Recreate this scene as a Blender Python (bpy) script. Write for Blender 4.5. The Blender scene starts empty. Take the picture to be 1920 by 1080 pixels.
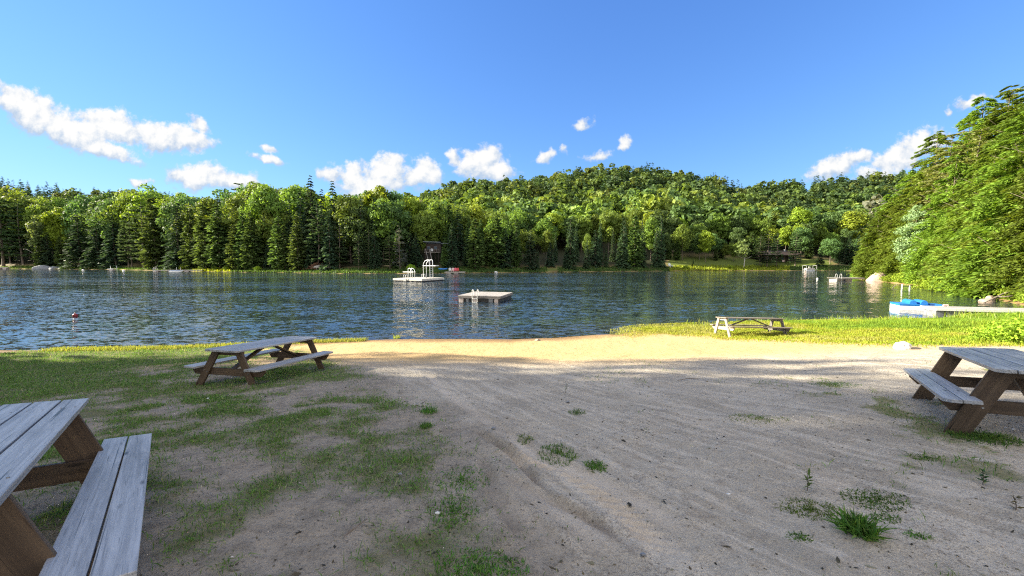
import bpy, math, random
import numpy as np
from mathutils import Vector, Matrix
R_ = math.radians
scene = bpy.context.scene
COL = scene.collection
rng = np.random.default_rng(7)
random.seed(7)

# ------------------------------------------------------------------ camera
F = 745.8; PITCH = R_(3.911); CAMZ = 3.3
cs, sn = math.cos(PITCH), math.sin(PITCH)
def ray(px, py):
    a, b = (px - 960) / F, (540 - py) / F
    return np.array([a, cs + b * sn, -sn + b * cs])
def at_z(px, py, z=0.0):
    d = ray(px, py); t = (z - CAMZ) / d[2]
    return np.array([d[0] * t, d[1] * t, z])
def at_y(px, py, Y):
    d = ray(px, py); t = Y / d[1]
    return np.array([d[0] * t, Y, CAMZ + d[2] * t])
cam = bpy.data.cameras.new('camera'); cam.sensor_width = 36; cam.lens = F / 1920 * 36
cam.clip_start = 0.05; cam.clip_end = 6000
camo = bpy.data.objects.new('camera', cam); COL.objects.link(camo)
camo.location = (0, 0, CAMZ); camo.rotation_euler = (math.pi / 2 - PITCH, 0, 0)
scene.camera = camo

# ------------------------------------------------------------------ light
SUN_EL, SUN_AZ = 24.0, 10.0       # azimuth: degrees beyond straight left
S = Vector((-math.cos(R_(SUN_AZ)) * math.cos(R_(SUN_EL)), math.sin(R_(SUN_AZ)) * math.cos(R_(SUN_EL)), math.sin(R_(SUN_EL))))
sl = bpy.data.lights.new('sun', 'SUN'); sl.energy = 4.7; sl.angle = R_(0.5); sl.color = (1.0, 0.90, 0.70)
so = bpy.data.objects.new('sun', sl); COL.objects.link(so); so.rotation_euler = S.to_track_quat('Z', 'Y').to_euler()
scene.cycles.use_denoising = False; scene.cycles.filter_width = 1.15
scene.view_settings.view_transform = 'Standard'; scene.view_settings.look = 'None'
scene.view_settings.exposure = 2.05; scene.view_settings.gamma = 1.0

# ------------------------------------------------------------------ node helpers
class NT:
    def __init__(s, tree): s.t = tree; s.n = tree.nodes; s.l = tree.links
    def new(s, typ, inp=None, **kw):
        n = s.n.new(typ)
        for k, v in kw.items(): setattr(n, k, v)
        for k, v in (inp or {}).items(): s.set(n.inputs[k], v)
        return n
    def set(s, sock, v):
        if isinstance(v, bpy.types.NodeSocket): s.l.new(v, sock)
        elif isinstance(v, (tuple, list)) and len(v) == 3 and len(sock.default_value) == 4: sock.default_value = (*v, 1)
        else: sock.default_value = v
    def math(s, op, a, b=None, c=None, clamp=False):
        n = s.n.new('ShaderNodeMath'); n.operation = op; n.use_clamp = clamp
        for i, v in enumerate((a, b, c)):
            if v is not None: s.set(n.inputs[i], v)
        return n.outputs[0]
    def vmath(s, op, a, b=None, out=0):
        n = s.n.new('ShaderNodeVectorMath'); n.operation = op; s.set(n.inputs[0], a)
        if b is not None: s.set(n.inputs[1], b)
        return n.outputs[out]
    def mix(s, f, a, b, mode='MIX'):
        n = s.n.new('ShaderNodeMix'); n.data_type = 'RGBA'; n.blend_type = mode
        s.set(n.inputs[0], f); s.set(n.inputs[6], a); s.set(n.inputs[7], b); return n.outputs[2]
    def noise(s, vec, scale, detail=3, rough=0.5, out=0, dist=0.0):
        n = s.new('ShaderNodeTexNoise', {'Scale': scale, 'Detail': detail, 'Roughness': rough, 'Distortion': dist})
        if vec is not None: s.l.new(vec, n.inputs['Vector'])
        return n.outputs[out]
    def ramp(s, v, a, b, lo=0.0, hi=1.0):
        n = s.new('ShaderNodeMapRange', {'Value': v, 'From Min': a, 'From Max': b, 'To Min': lo, 'To Max': hi}, interpolation_type='SMOOTHSTEP')
        return n.outputs[0]
    def attr(s, name, out='Fac'): return s.new('ShaderNodeAttribute', attribute_name=name).outputs[out]
    def mapping(s, vec, scale=(1, 1, 1), loc=(0, 0, 0), rot=(0, 0, 0), typ='POINT'):
        n = s.new('ShaderNodeMapping', vector_type=typ); s.l.new(vec, n.inputs[0])
        n.inputs[1].default_value = loc; n.inputs[2].default_value = rot; n.inputs[3].default_value = scale
        return n.outputs[0]
    def comb(s, x, y, z):
        n = s.new('ShaderNodeCombineXYZ'); s.set(n.inputs[0], x); s.set(n.inputs[1], y); s.set(n.inputs[2], z); return n.outputs[0]
    def bump(s, h, strength, dist, normal=None):
        n = s.new('ShaderNodeBump', {'Height': h, 'Strength': strength, 'Distance': dist})
        if normal is not None: s.l.new(normal, n.inputs['Normal'])
        return n.outputs[0]
def mat(name):
    m = bpy.data.materials.new(name); m.use_nodes = True; m.node_tree.nodes.clear()
    t = NT(m.node_tree); o = t.new('ShaderNodeOutputMaterial')
    return m, t, o
def pbsdf(t, o, col, rough=0.7, normal=None, **kw):
    p = t.new('ShaderNodeBsdfPrincipled'); t.set(p.inputs['Base Color'], col); t.set(p.inputs['Roughness'], rough)
    if normal is not None: t.l.new(normal, p.inputs['Normal'])
    for k, v in kw.items(): t.set(p.inputs[k.replace('_', ' ')], v)
    if o is not None: t.l.new(p.outputs[0], o.inputs[0])
    return p

# ------------------------------------------------------------------ world: sky with clouds by direction
w = bpy.data.worlds.new('World'); scene.world = w; w.use_nodes = True; w.node_tree.nodes.clear()
t = NT(w.node_tree); wo = t.new('ShaderNodeOutputWorld')
sky = t.new('ShaderNodeTexSky', sky_type='NISHITA', sun_disc=False)
sky.sun_elevation = R_(SUN_EL); sky.sun_rotation = math.atan2(S.x, S.y); sky.altitude = 300
sky.air_density = 1.0; sky.dust_density = 0.0; sky.ozone_density = 2.2
tc = t.new('ShaderNodeTexCoord').outputs['Generated']
sep = t.new('ShaderNodeSeparateXYZ'); t.l.new(tc, sep.inputs[0])
yy = t.math('MAXIMUM', sep.outputs[1], 0.02)
gu = t.math('DIVIDE', sep.outputs[0], yy); gv = t.math('DIVIDE', sep.outputs[2], yy)
guv = t.comb(gu, gv, 0.0)
def uv_of(px, py):
    d = ray(px, py); return d[0] / d[1], d[2] / d[1]
# (px, py, half width, half height, tilt deg, weight)
CLOUDS = [(60, 205, 85, 38, -22, 1), (135, 245, 90, 36, -22, 1), (205, 240, 80, 34, -14, 1), (200, 285, 70, 16, -14, .95), (290, 250, 66, 30, -10, 1),
          (350, 262, 55, 22, -8, 1), (378, 236, 26, 16, -30, .9), (20, 195, 40, 26, -20, .9),
          (497, 294, 28, 9, -8, .95), (492, 275, 16, 8, 0, .75),
          (372, 338, 62, 28, -10, 1), (330, 325, 20, 12, 0, .8), (440, 345, 60, 20, 0, .9), (270, 343, 20, 9, 0, .8),
          (615, 330, 20, 16, 30, .8), (655, 330, 30, 28, 10, 1), (722, 320, 52, 38, 5, 1), (740, 298, 26, 20, 0, 1), (795, 330, 32, 32, 0, 1), (700, 350, 90, 22, 0, .9),
          (900, 305, 44, 30, 8, 1), (930, 325, 40, 14, -5, .9), (856, 292, 20, 14, 20, .85),
          (1020, 291, 26, 13, 12, .9), (1100, 229, 18, 9, 0, .85), (1165, 273, 18, 12, 15, .92), (1118, 288, 22, 9, 0, .62), (1065, 274, 14, 9, 0, .6),
          (1560, 315, 52, 22, 14, 1), (1605, 298, 32, 18, 20, .85), (1680, 296, 52, 26, 24, 1), (1725, 265, 42, 28, 32, 1), (1650, 330, 60, 18, 0, .75),
          (1825, 193, 32, 11, 12, .85), (1772, 207, 12, 7, 0, .6)]
warp = t.new('ShaderNodeTexNoise', {'Scale': 9.0, 'Detail': 4.0, 'Roughness': .55}); t.l.new(guv, warp.inputs['Vector'])
wv = t.vmath('SUBTRACT', warp.outputs[1], (0.5, 0.5, 0.5)); wv = t.vmath('MULTIPLY', wv, (0.13, 0.085, 0))
wuv = t.vmath('ADD', guv, wv)
mask = None; under = None
for (px, py, hw, hh, tl, wt) in CLOUDS:
    u, v = uv_of(px, py); a, b = hw / F * 1.3, hh / F * 1.3
    m1 = t.mapping(wuv, (a, b, 1), (u, v, 0), (0, 0, R_(tl)), 'TEXTURE')
    ln = t.vmath('LENGTH', m1, out=1)
    e = t.math('MULTIPLY', t.math('SUBTRACT', 1.0, ln), wt)
    sp = t.new('ShaderNodeSeparateXYZ'); t.l.new(m1, sp.inputs[0])
    up_ = t.math('ADD', e, t.math('MULTIPLY', sp.outputs[1], 0.45))
    if mask is None: mask, under = e, up_
    else:
        mask = t.math('SMOOTH_MAX', mask, e, 0.18); under = t.math('MAXIMUM', under, up_)
fb = t.noise(guv, 30.0, 8, 0.62); fb2 = t.noise(guv, 95.0, 5, 0.62)
det = t.math('ADD', t.math('MULTIPLY', t.math('SUBTRACT', fb, 0.5), 1.15), t.math('MULTIPLY', t.math('SUBTRACT', fb2, 0.5), 0.4))
dens = t.math('ADD', mask, det)
alpha = t.ramp(dens, 0.08, 0.50, 0, 0.98)
fbs = t.noise(t.vmath('ADD', guv, (-0.010, 0.012, 0)), 30.0, 8, 0.62)
relief = t.math('MULTIPLY', t.math('SUBTRACT', fb, fbs), 1.6)
lit = t.ramp(t.math('ADD', t.math('ADD', under, relief), 0.05), 0.05, 0.95)
ccol = t.mix(lit, (2.1, 2.6, 3.3), (4.15, 4.1, 4.0))
front = t.math('GREATER_THAN', sep.outputs[1], 0.03)
alpha = t.math('MULTIPLY', alpha, front)
sk = t.mix(1.0, sky.outputs[0], (0.60, 0.98, 1.95), 'MULTIPLY')
skyc = t.mix(1.0, sk, t.mix(1.0, t.mix(1.0, sk, (.15, .125, .11), 'MULTIPLY'), (1, 1, 1), 'ADD'), 'DIVIDE')
wcol = t.mix(alpha, skyc, ccol)
# broken bright cloud bank, unseen, added overhead and behind the viewer as fill light
behind = t.math('MAXIMUM', t.ramp(sep.outputs[1], 0.0, -0.35), t.ramp(sep.outputs[2], 0.72, 0.9))
bank = t.ramp(t.noise(t.mapping(tc, (1, 1, 1.8)), 2.6, 5, .6), .38, .6, .35, 1.0)
wcol = t.mix(t.math('MULTIPLY', t.math('MULTIPLY', behind, bank), t.ramp(sep.outputs[2], -.02, .05)), wcol, (7.2, 6.9, 6.45))
bg = t.new('ShaderNodeBackground', {'Color': wcol, 'Strength': 0.060}); t.l.new(bg.outputs[0], wo.inputs[0])
w.cycles.sampling_method = 'MANUAL'; w.cycles.sample_map_resolution = 512

# ------------------------------------------------------------------ mesh helpers
def link(o, parent=None):
    COL.objects.link(o)
    if parent is not None: o.parent = parent
    return o
def mk_np(name, v, f, material, parent=None, attrs=None, smooth=False, link_it=True):
    v = np.ascontiguousarray(v, np.float32); f = np.ascontiguousarray(f, np.int32)
    me = bpy.data.meshes.new(name); k = f.shape[1]
    me.vertices.add(len(v)); me.vertices.foreach_set('co', v.ravel())
    me.loops.add(f.size); me.loops.foreach_set('vertex_index', f.ravel())
    me.polygons.add(len(f)); me.polygons.foreach_set('loop_start', np.arange(0, f.size, k, dtype=np.int32))
    me.polygons.foreach_set('use_smooth', np.full(len(f), smooth))
    for an, (typ, dom, arr) in (attrs or {}).items():
        a = me.attributes.new(an, typ, dom)
        a.data.foreach_set({'FLOAT': 'value', 'FLOAT_VECTOR': 'vector', 'FLOAT_COLOR': 'color'}[typ], np.ascontiguousarray(arr, np.float32).ravel())
    me.update(calc_edges=True)
    if material is not None: me.materials.append(material)
    o = bpy.data.objects.new(name, me)
    if link_it: link(o, parent)
    return o
class MB:
    """collects boxes, beams, tubes; build() links them as one mesh object"""
    def __init__(s): s.v = []; s.f = []; s.g = []
    def add(s, vs, fs, grain=None):
        n = len(s.v); s.v += [tuple(p) for p in vs]; s.f += [tuple(i + n for i in q) for q in fs]
        s.g += [tuple(p) for p in (grain if grain is not None else vs)]
    def beam(s, p0, p1, w, h, up=(0, 0, 1), clip=None, ext=0):
        p0, p1 = Vector(p0), Vector(p1); x = (p1 - p0); L = x.length; x.normalize()
        u = Vector(up); y = u.cross(x); y.normalize(); z = x.cross(y)
        o = random.uniform(0, 60), random.uniform(0, 60)
        vs = []; gs = []
        for a in (0, 1):
            for b, c in ((-1, -1), (1, -1), (1, 1), (-1, 1)):
                vs.append(p0 + x * (a * L) + y * (b * w / 2) + z * (c * h / 2)); gs.append((a * L + o[0], b * w / 2 + o[1], c * h / 2 + o[1]))
        s.add(vs, [(0, 3, 2, 1), (4, 5, 6, 7), (0, 1, 5, 4), (1, 2, 6, 5), (2, 3, 7, 6), (3, 0, 4, 7)], gs)
    def box(s, c, sz, rz=0.0):
        cx, cy, cz = c; co, si = math.cos(rz), math.sin(rz)
        s.beam((cx - co * sz[0] / 2, cy - si * sz[0] / 2, cz), (cx + co * sz[0] / 2, cy + si * sz[0] / 2, cz), sz[1], sz[2])
    def tube(s, pts, r, n=8, caps=True):
        pts = [Vector(p) for p in pts]; rr = r if isinstance(r, (list, tuple)) else [r] * len(pts)
        vs = []; fs = []; prev = None
        for i, p in enumerate(pts):
            d = (pts[min(i + 1, len(pts) - 1)] - pts[max(i - 1, 0)]).normalized()
            if prev is None:
                a = Vector((1, 0, 0)) if abs(d.x) < .9 else Vector((0, 1, 0)); x = (a - d * a.dot(d)).normalized()
            else: x = (prev - d * prev.dot(d)).normalized()
            prev = x; y = d.cross(x)
            for k in range(n):
                an = 2 * math.pi * k / n; vs.append(p + (x * math.cos(an) + y * math.sin(an)) * rr[i])
        for i in range(len(pts) - 1):
            for k in range(n):
                a, b = i * n + k, i * n + (k + 1) % n; fs.append((a, b, b + n, a + n))
        if caps:
            fs.append(tuple(range(n - 1, -1, -1))); m = (len(pts) - 1) * n; fs.append(tuple(m + k for k in range(n)))
        s.add(vs, fs)
    def prism(s, prof, p0, p1, up=(0, 0, 1)):
        """profile [(across, up)] swept from p0 to p1"""
        p0, p1 = Vector(p0), Vector(p1); x = (p1 - p0).normalized(); y = Vector(up).cross(x).normalized(); z = x.cross(y); n = len(prof)
        vs = [p + y * a + z * b for p in (p0, p1) for a, b in prof]
        fs = [tuple(range(n - 1, -1, -1)), tuple(range(n, 2 * n))] + [(k, (k + 1) % n, n + (k + 1) % n, n + k) for k in range(n)]
        s.add(vs, fs)
    def build(s, name, material, parent=None, bevel=0.0, smooth=False):
        me = bpy.data.meshes.new(name); me.from_pydata(s.v, [], s.f)
        a = me.attributes.new('grain', 'FLOAT_VECTOR', 'POINT'); a.data.foreach_set('vector', np.array(s.g, np.float32).ravel())
        me.materials.append(material)
        if smooth: me.polygons.foreach_set('use_smooth', np.ones(len(me.polygons), bool))
        me.update(); o = link(bpy.data.objects.new(name, me), parent)
        if bevel:
            b = o.modifiers.new('bevel', 'BEVEL'); b.width = bevel; b.segments = 2; b.limit_method = 'ANGLE'
        return o
def tag(o, label=None, cat=None, group=None, kind=None):
    if label: o['label'] = label
    if cat: o['category'] = cat
    if group: o['group'] = group
    if kind: o['kind'] = kind
    return o
def empty(name, loc, rz=0.0, label=None, cat=None, group=None):
    o = link(bpy.data.objects.new(name, None)); o.location = loc; o.rotation_euler = (0, 0, rz); o.empty_display_size = .3
    return tag(o, label, cat, group)
def copy_tree(o, parent=None):
    c = o.copy(); COL.objects.link(c); c.parent = parent
    for ch in list(o.children): copy_tree(ch, c)
    return c

# ------------------------------------------------------------------ numpy noise
def hash2(ix, iy, seed):
    h = (ix.astype(np.int64) * 374761393 + iy.astype(np.int64) * 668265263 + seed * 1442695041) & 0xFFFFFFFF
    h = ((h ^ (h >> 13)) * 1274126177) & 0xFFFFFFFF
    return ((h ^ (h >> 16)) & 0xFFFF) / 65535.0
def vnoise(x, y, seed=0):
    x = np.asarray(x, float); y = np.asarray(y, float)
    ix, iy = np.floor(x), np.floor(y); fx, fy = x - ix, y - iy
    fx = fx * fx * (3 - 2 * fx); fy = fy * fy * (3 - 2 * fy)
    a, b = hash2(ix, iy, seed), hash2(ix + 1, iy, seed); c, d = hash2(ix, iy + 1, seed), hash2(ix + 1, iy + 1, seed)
    return (a * (1 - fx) + b * fx) * (1 - fy) + (c * (1 - fx) + d * fx) * fy
def fbm(x, y, sc, octv=4, seed=0, gain=.5):
    r = 0; a = 1; tot = 0
    for o in range(octv):
        r = r + a * vnoise(x * sc * 2 ** o + 17.3 * o, y * sc * 2 ** o - 9.1 * o, seed + o); tot += a; a *= gain
    return r / tot - .5
def sstep(a, b, x):
    q = np.clip((x - a) / (b - a), 0, 1); return q * q * (3 - 2 * q)

# ------------------------------------------------------------------ terrain
LAKE = [(-420, 40), (-200, 34), (-90, 40), (-70, 38), (-56, 33), (-44, 27), (-34, 23), (-28, 17.5), (-24, 15.0), (-18.6, 14.5), (-13, 14.9), (-8, 16.1), (-4.9, 16.6), (0, 16.6), (2, 17),
        (4.1, 18.1), (6.4, 20), (11, 21), (18, 21.8), (24, 22.3), (29, 22.6), (33, 24.5), (37, 28), (41, 33), (46, 39),
        (49.5, 44), (54.5, 53.6), (58, 62), (62, 71), (67, 77), (78, 84), (98, 95), (130, 110), (150, 130), (140, 138), (114, 132),
        (100, 135), (60, 133), (30, 124), (6, 115), (-9, 110), (-29.5, 105), (-45, 105), (-59, 110), (-80, 117), (-95, 123),
        (-121, 137), (-152, 150), (-183, 159), (-212, 164), (-300, 190), (-420, 230)]
LP = np.array(LAKE, float)
def lake_d(x, y):
    """distance to the shoreline, positive on land"""
    x = np.asarray(x, float); y = np.asarray(y, float)
    best = np.full(x.shape, 1e9); ins = np.zeros(x.shape, bool)
    for i in range(len(LP)):
        ax, ay = LP[i]; bx, by = LP[(i + 1) % len(LP)]; dx, dy = bx - ax, by - ay
        tt = np.clip(((x - ax) * dx + (y - ay) * dy) / (dx * dx + dy * dy), 0, 1)
        best = np.minimum(best, (x - ax - tt * dx) ** 2 + (y - ay - tt * dy) ** 2)
        if ay != by:
            c = ((ay > y) != (by > y)) & (x < (bx - ax) * (y - ay) / (by - ay) + ax); ins ^= c
    d = np.sqrt(best); return np.where(ins, -d, d)
ZU = np.array([-1500, -300, 0, 300, 450, 650, 800, 850, 1000, 1200, 1330, 1400, 1660, 1900, 3000], float)
ZR = np.array([72, 72, 74, 64, 47, 38, 43, 53, 63, 72, 64, 53, 50, 50, 50], float)
CORR = [(-2.86, 1.85, 3.3 - 1.67), (-5.364, 8.557, 3.3 - 2.527), (5.957, 4.627, 3.3 - 1.902), (9.888, 16.38, 3.3 - 3.106)]
def base_h(x, y):
    d0 = lake_d(x, y); wob = fbm(x, y, .35, 3, 5) * np.where((y < 30), .9, 3.0)
    d = d0 + wob * sstep(0, 1.5, np.abs(d0) + .6) * .5
    dd = np.maximum(d, 0)
    pn = np.where(dd < 3, .07 * dd, .11 * dd - .12); pn = np.where(dd > 26, 2.74 + .04 * (dd - 26), pn)
    pr = .3 * np.minimum(dd, 2) + .5 * np.clip(dd - 2, 0, 45) + .1 * np.maximum(dd - 47, 0)
    u = 960 + F * x / np.maximum(y, 20); zr = np.interp(u, ZU, ZR)
    q = dd / 215.0; pf = np.minimum(.14 * dd, 1.2) + zr * np.where(q < 1, q ** 1.35 * (1 + .35 * (1 - q)), 1 + .0 * q)
    pf = pf + fbm(x, y, .013, 3, 9) * np.clip(dd / 60, 0, 1) * 14
    wf = sstep(88, 104, y); wr = sstep(30, 42, x + np.clip(y - 22, 0, 30) * .25) * (1 - wf)
    h = pn * (1 - wf) * (1 - wr) + pr * wr + pf * wf
    hw = -np.minimum(.10 * np.abs(d), 3.0)
    return np.where(d > 0, h, hw), d
_cx = np.array([c[0] for c in CORR]); _cy = np.array([c[1] for c in CORR])
_cd = np.array([c[2] for c in CORR]) - base_h(_cx, _cy)[0]
TRACKS = []   # (polyline on the ground, half width, kind)
def gpt(px, py):
    z = 1.2
    for _ in range(12):
        p = at_z(px, py, z); z = float(land0(np.array([p[0]]), np.array([p[1]]))[0][0])
    return at_z(px, py, z)
def land0(x, y):
    h, d = base_h(x, y)
    for k in range(4):
        h = h + _cd[k] * np.exp(-((x - _cx[k]) ** 2 + (y - _cy[k]) ** 2) / (2 * 3.2 ** 2)) * (d > 0)
    return h, d
def poly_d(x, y, pl):
    best = np.full(x.shape, 1e9); al = np.zeros(x.shape); sd = np.zeros(x.shape); s0 = 0
    for (ax, ay), (bx, by) in zip(pl[:-1], pl[1:]):
        dx, dy = bx - ax, by - ay; L = math.hypot(dx, dy)
        tt = np.clip(((x - ax) * dx + (y - ay) * dy) / (L * L), 0, 1); ex, ey = x - ax - tt * dx, y - ay - tt * dy
        q = ex * ex + ey * ey; m = q < best; best = np.where(m, q, best); al = np.where(m, s0 + tt * L, al)
        sd = np.where(m, np.sign(ex * dy - ey * dx), sd); s0 += L
    return np.sqrt(best), al, sd, s0
def P2(*pts): return [tuple(gpt(*p)[:2]) for p in pts]
TRACKS += [(P2((905, 835), (1000, 865), (1060, 880), (1140, 935), (1215, 1000), (1300, 1075)), .105, 'tread'),
           (P2((800, 700), (850, 745), (930, 800), (1000, 850), (1120, 900), (1220, 950), (1330, 1030)), .10, 'smooth'),
           (P2((935, 885), (1035, 938), (1090, 962), (1150, 1000), (1205, 1045)), .045, 'rut'),
           (P2((905, 850), (925, 920), (975, 1000), (1045, 1077)), .05, 'rut'),
           (P2((880, 800), (960, 850), (1010, 905), (1060, 945)), .04, 'rut'),
           (P2((900, 880), (960, 950), (1020, 1010), (1075, 1078)), .10, 'smooth'),
           (P2((930, 880), (1010, 935), (1090, 985), (1180, 1070)), .12, 'smooth'),
           (P2((1090, 700), (1210, 742), (1330, 800), (1480, 850), (1610, 930), (1800, 1030)), .16, 'faint'),
           (P2((1130, 690), (1300, 735), (1480, 815), (1620, 850), (1760, 920), (1915, 985)), .12, 'faint'),
           (P2((1250, 720), (1420, 752), (1560, 815), (1720, 850), (1915, 905)), .10, 'faint')]
def grass_mask(x, y, d):
    """how much turf covers the near ground, 0..1"""
    a = fbm(x, y, .6, 4, 21) * 1.35 + fbm(x, y, 2.6, 4, 31) * 1.25
    edge = np.interp(y, [1, 2.5, 4, 6, 9, 12, 16], [.3, .35, -.1, -1.3, -3.2, -5.6, -8.5])
    left = sstep(.5, -1.3, x - edge)
    core = sstep(.5, -5.5, x - edge)
    g = left * (.40 + a * 1.15) + core * .30
    sparse = sstep(.04, .40, a - .12) * .6 * sstep(.5, 4, x) * sstep(11.5, 7.5, y)
    shore = sstep(-8.0, -12.0, x) * sstep(0.0, .5, d)
    rgt = sstep(4.5, 7, x) * sstep(np.clip(5.2 + 1.9 * (x - 8), 2.5, 13), np.clip(2.6 + 1.3 * (x - 8), 1, 9.5), d) + sstep(11, 17, x) * sstep(8.5, 4.5, d)
    rgt = rgt * sstep(9.7, 11.2, y) * np.clip(.75 + a * 1.2, 0, 1)
    return np.clip(np.maximum(np.maximum(g, sparse), np.maximum(shore, rgt)), 0, 1) * (d > .12)
def relief(x, y, d):
    m = sstep(.2, 1.2, d)
    r = (fbm(x, y, .8, 3, 41) * .07 + fbm(x, y, 3.2, 3, 43) * .035 + np.abs(fbm(x, y, 9.0, 2, 47)) * .02) * m
    trk = np.zeros(x.shape); 
    for pl, hw, kind in TRACKS:
        q, al, sd, L = poly_d(x, y, pl); fade = sstep(0, .5, al) * sstep(L, L - .5, al)
        prof = np.exp(-(q / hw) ** 4) * fade
        if kind == 'tread':
            r = r * (1 - .8 * prof) - .012 * prof + .010 * prof * np.sin((al + sd * q * .8) * 2 * math.pi / .11) * 1.6 ; trk = np.maximum(trk, prof)
        elif kind == 'faint':
            prof = prof * np.clip(.5 + 2.2 * fbm(x, y, 1.3, 3, 99), 0, 1); r = r * (1 - .5 * prof) - .010 * prof; trk = np.maximum(trk, prof * .45)
        elif kind == 'smooth':
            r = r * (1 - .7 * prof) - .018 * prof + .014 * np.exp(-((q - hw * 1.3) / (hw * .4)) ** 2) * fade; trk = np.maximum(trk, prof * .75)
        else:
            r = r - .05 * np.exp(-(q / hw) ** 2) * fade + .02 * np.exp(-((q - hw * 2.2) / (hw * .9)) ** 2) * fade
    return r, trk
def land(x, y):
    x = np.atleast_1d(np.asarray(x, float)); y = np.atleast_1d(np.asarray(y, float))
    h, d = land0(x, y); near = sstep(30, 24, y) * sstep(-26, -22, x) * sstep(30, 26, x)
    r, trk = relief(x, y, d); return h + r * near * (d > 0), d, trk * near
def rut_mask(x, y):
    m = np.zeros(x.shape)
    for pl, hw, kind in TRACKS:
        if kind == 'rut': q, al, sd, L = poly_d(x, y, pl); m = np.maximum(m, np.exp(-(q / (hw * .8)) ** 2) * sstep(0, .4, al) * sstep(L, L - .4, al) * np.clip(.55 + 1.6 * fbm(x, y, 3, 3, 17), 0, 1))
    return m
def gz(x, y): return float(land([x], [y])[0][0])

def axis(lo, hi, a, b, step, grow):
    mid = list(np.arange(a, b + 1e-6, step)); up = []; s = step; p = mid[-1]
    while p < hi: s *= grow; p += min(s, 14); up.append(p)
    dn = []; s = step; p = mid[0]
    while p > lo: s *= grow; p -= min(s, 14); dn.append(p)
    return np.array(dn[::-1] + mid + up)
gx = axis(-620, 620, -7.0, 9.0, .026, 1.035); gy = axis(-90, 720, 1.2, 9.0, .024, 1.022)
X, Y = np.meshgrid(gx, gy); xf, yf = X.ravel(), Y.ravel()
hz, dl, trk = land(xf, yf)
nx, ny = len(gx), len(gy)
ii = np.arange(nx * ny).reshape(ny, nx)
fc = np.stack([ii[:-1, :-1].ravel(), ii[:-1, 1:].ravel(), ii[1:, 1:].ravel(), ii[1:, :-1].ravel()], 1)
near_m = (yf < 40) & (xf < 36) & (xf > -24)
gm = np.where(near_m, grass_mask(xf, yf, dl), 0)
u_all = 960 + F * xf / np.maximum(yf, 20)
forest = np.where(yf > 88, sstep(3, 7, dl), 0); forest = np.maximum(forest, sstep(33, 38, xf) * sstep(.6, 2, dl) * (yf > 20))
lawn = (yf > 120) & (u_all > 1250) & (u_all < 1560); forest = np.where(lawn, sstep(14, 22, dl), forest)
forest = np.maximum(forest, sstep(-24, -30, xf) * (yf < 60))
soil = np.where(near_m, sstep(.7, -.9, xf - np.interp(yf, [1, 2.5, 4, 6, 9, 12, 16], [.3, .35, -.1, -1.3, -3.2, -5.6, -8.5]) + fbm(xf, yf, 1.1, 4, 55) * 2.2), 0)
farlawn = np.where(yf > 88, (dl > -.3) * (1 - forest), 0)
wet = np.where(dl > -.3, sstep(1.5, .2, dl + fbm(xf, yf, 1.2, 3, 77) * .35), 0)

# ground material
m_ground, t, o = mat('sand and turf')
geo = t.new('ShaderNodeNewGeometry'); pos = geo.outputs['Position']
sepp = t.new('ShaderNodeSeparateXYZ'); t.l.new(pos, sepp.inputs[0])
n1 = t.noise(pos, 1.1, 5, .6); n2 = t.noise(pos, 7.0, 5, .65); n3 = t.noise(pos, 95.0, 3, .7); n4 = t.noise(pos, 38.0, 4, .75)
streak = t.noise(t.mapping(t.mapping(pos, rot=(0, 0, R_(60))), (.55, 4.2, 1)), 1.5, 5, .62, dist=.4)
sand = t.mix(t.ramp(n1, .3, .7), (.44, .392, .315), (.33, .292, .232))
sand = t.mix(t.ramp(streak, .45, .62, 0, .8), sand, (.53, .475, .39))
sand = t.mix(t.ramp(n2, .50, .70, 0, .6), sand, (.25, .21, .165))
gv_ = t.ramp(t.noise(pos, .8, 4, .6), .38, .60, .4, 1.0)
sand = t.mix(t.math('MULTIPLY', t.ramp(n4, .51, .63, 0, .8), gv_), sand, (.17, .14, .11))
sand = t.mix(t.ramp(n3, .55, .70, 0, .8), sand, (.60, .54, .44))
sand = t.mix(t.math('MULTIPLY', t.ramp(n3, .46, .34, 0, .8), gv_), sand, (.13, .105, .085))
sand = t.mix(t.math('MULTIPLY', t.attr('rut'), .8), sand, (.12, .085, .06))
sand = t.mix(t.math('MULTIPLY', t.attr('trk'), .6), sand, (.60, .51, .40))
soilc = t.mix(t.ramp(n2, .35, .7), (.29, .245, .19), (.17, .145, .115)); soilc = t.mix(t.ramp(n4, .52, .66, 0, .7), soilc, (.07, .058, .045)); soilc = t.mix(t.ramp(n3, .58, .7, 0, .6), soilc, (.42, .36, .29))
sand = t.mix(t.math('MULTIPLY', t.attr('soil'), .85), sand, soilc)
sunlit_sand = t.mix(t.ramp(n2, .4, .75), (.50, .345, .165), (.40, .275, .13))  # sunlit gold painted into the sand colour beyond the shade edge
sand = t.mix(t.ramp(sepp.outputs[1], 9.2, 11.8), sand, sunlit_sand)
turf = t.mix(t.ramp(n2, .35, .65), (.15, .14, .075), (.10, .115, .045))
turf = t.mix(t.ramp(n4, .5, .68, 0, .7), turf, (.16, .13, .075))
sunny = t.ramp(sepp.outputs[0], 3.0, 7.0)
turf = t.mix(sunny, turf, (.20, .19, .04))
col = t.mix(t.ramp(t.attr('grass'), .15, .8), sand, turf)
flo = t.mix(n1, (.035, .03, .018), (.03, .04, .014))
law = t.mix(n1, (.07, .11, .02), (.13, .15, .03))
col = t.mix(t.attr('lawn'), col, law); col = t.mix(t.attr('forest'), col, flo)
col = t.mix(t.math('MULTIPLY', t.attr('wet'), .9), col, (.17, .105, .05))
bed = t.mix(t.ramp(sepp.outputs[2], -.12, -.7), (.30, .175, .07), (.012, .014, .007))
col = t.mix(t.ramp(sepp.outputs[2], .0, -.06), col, bed)
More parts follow.
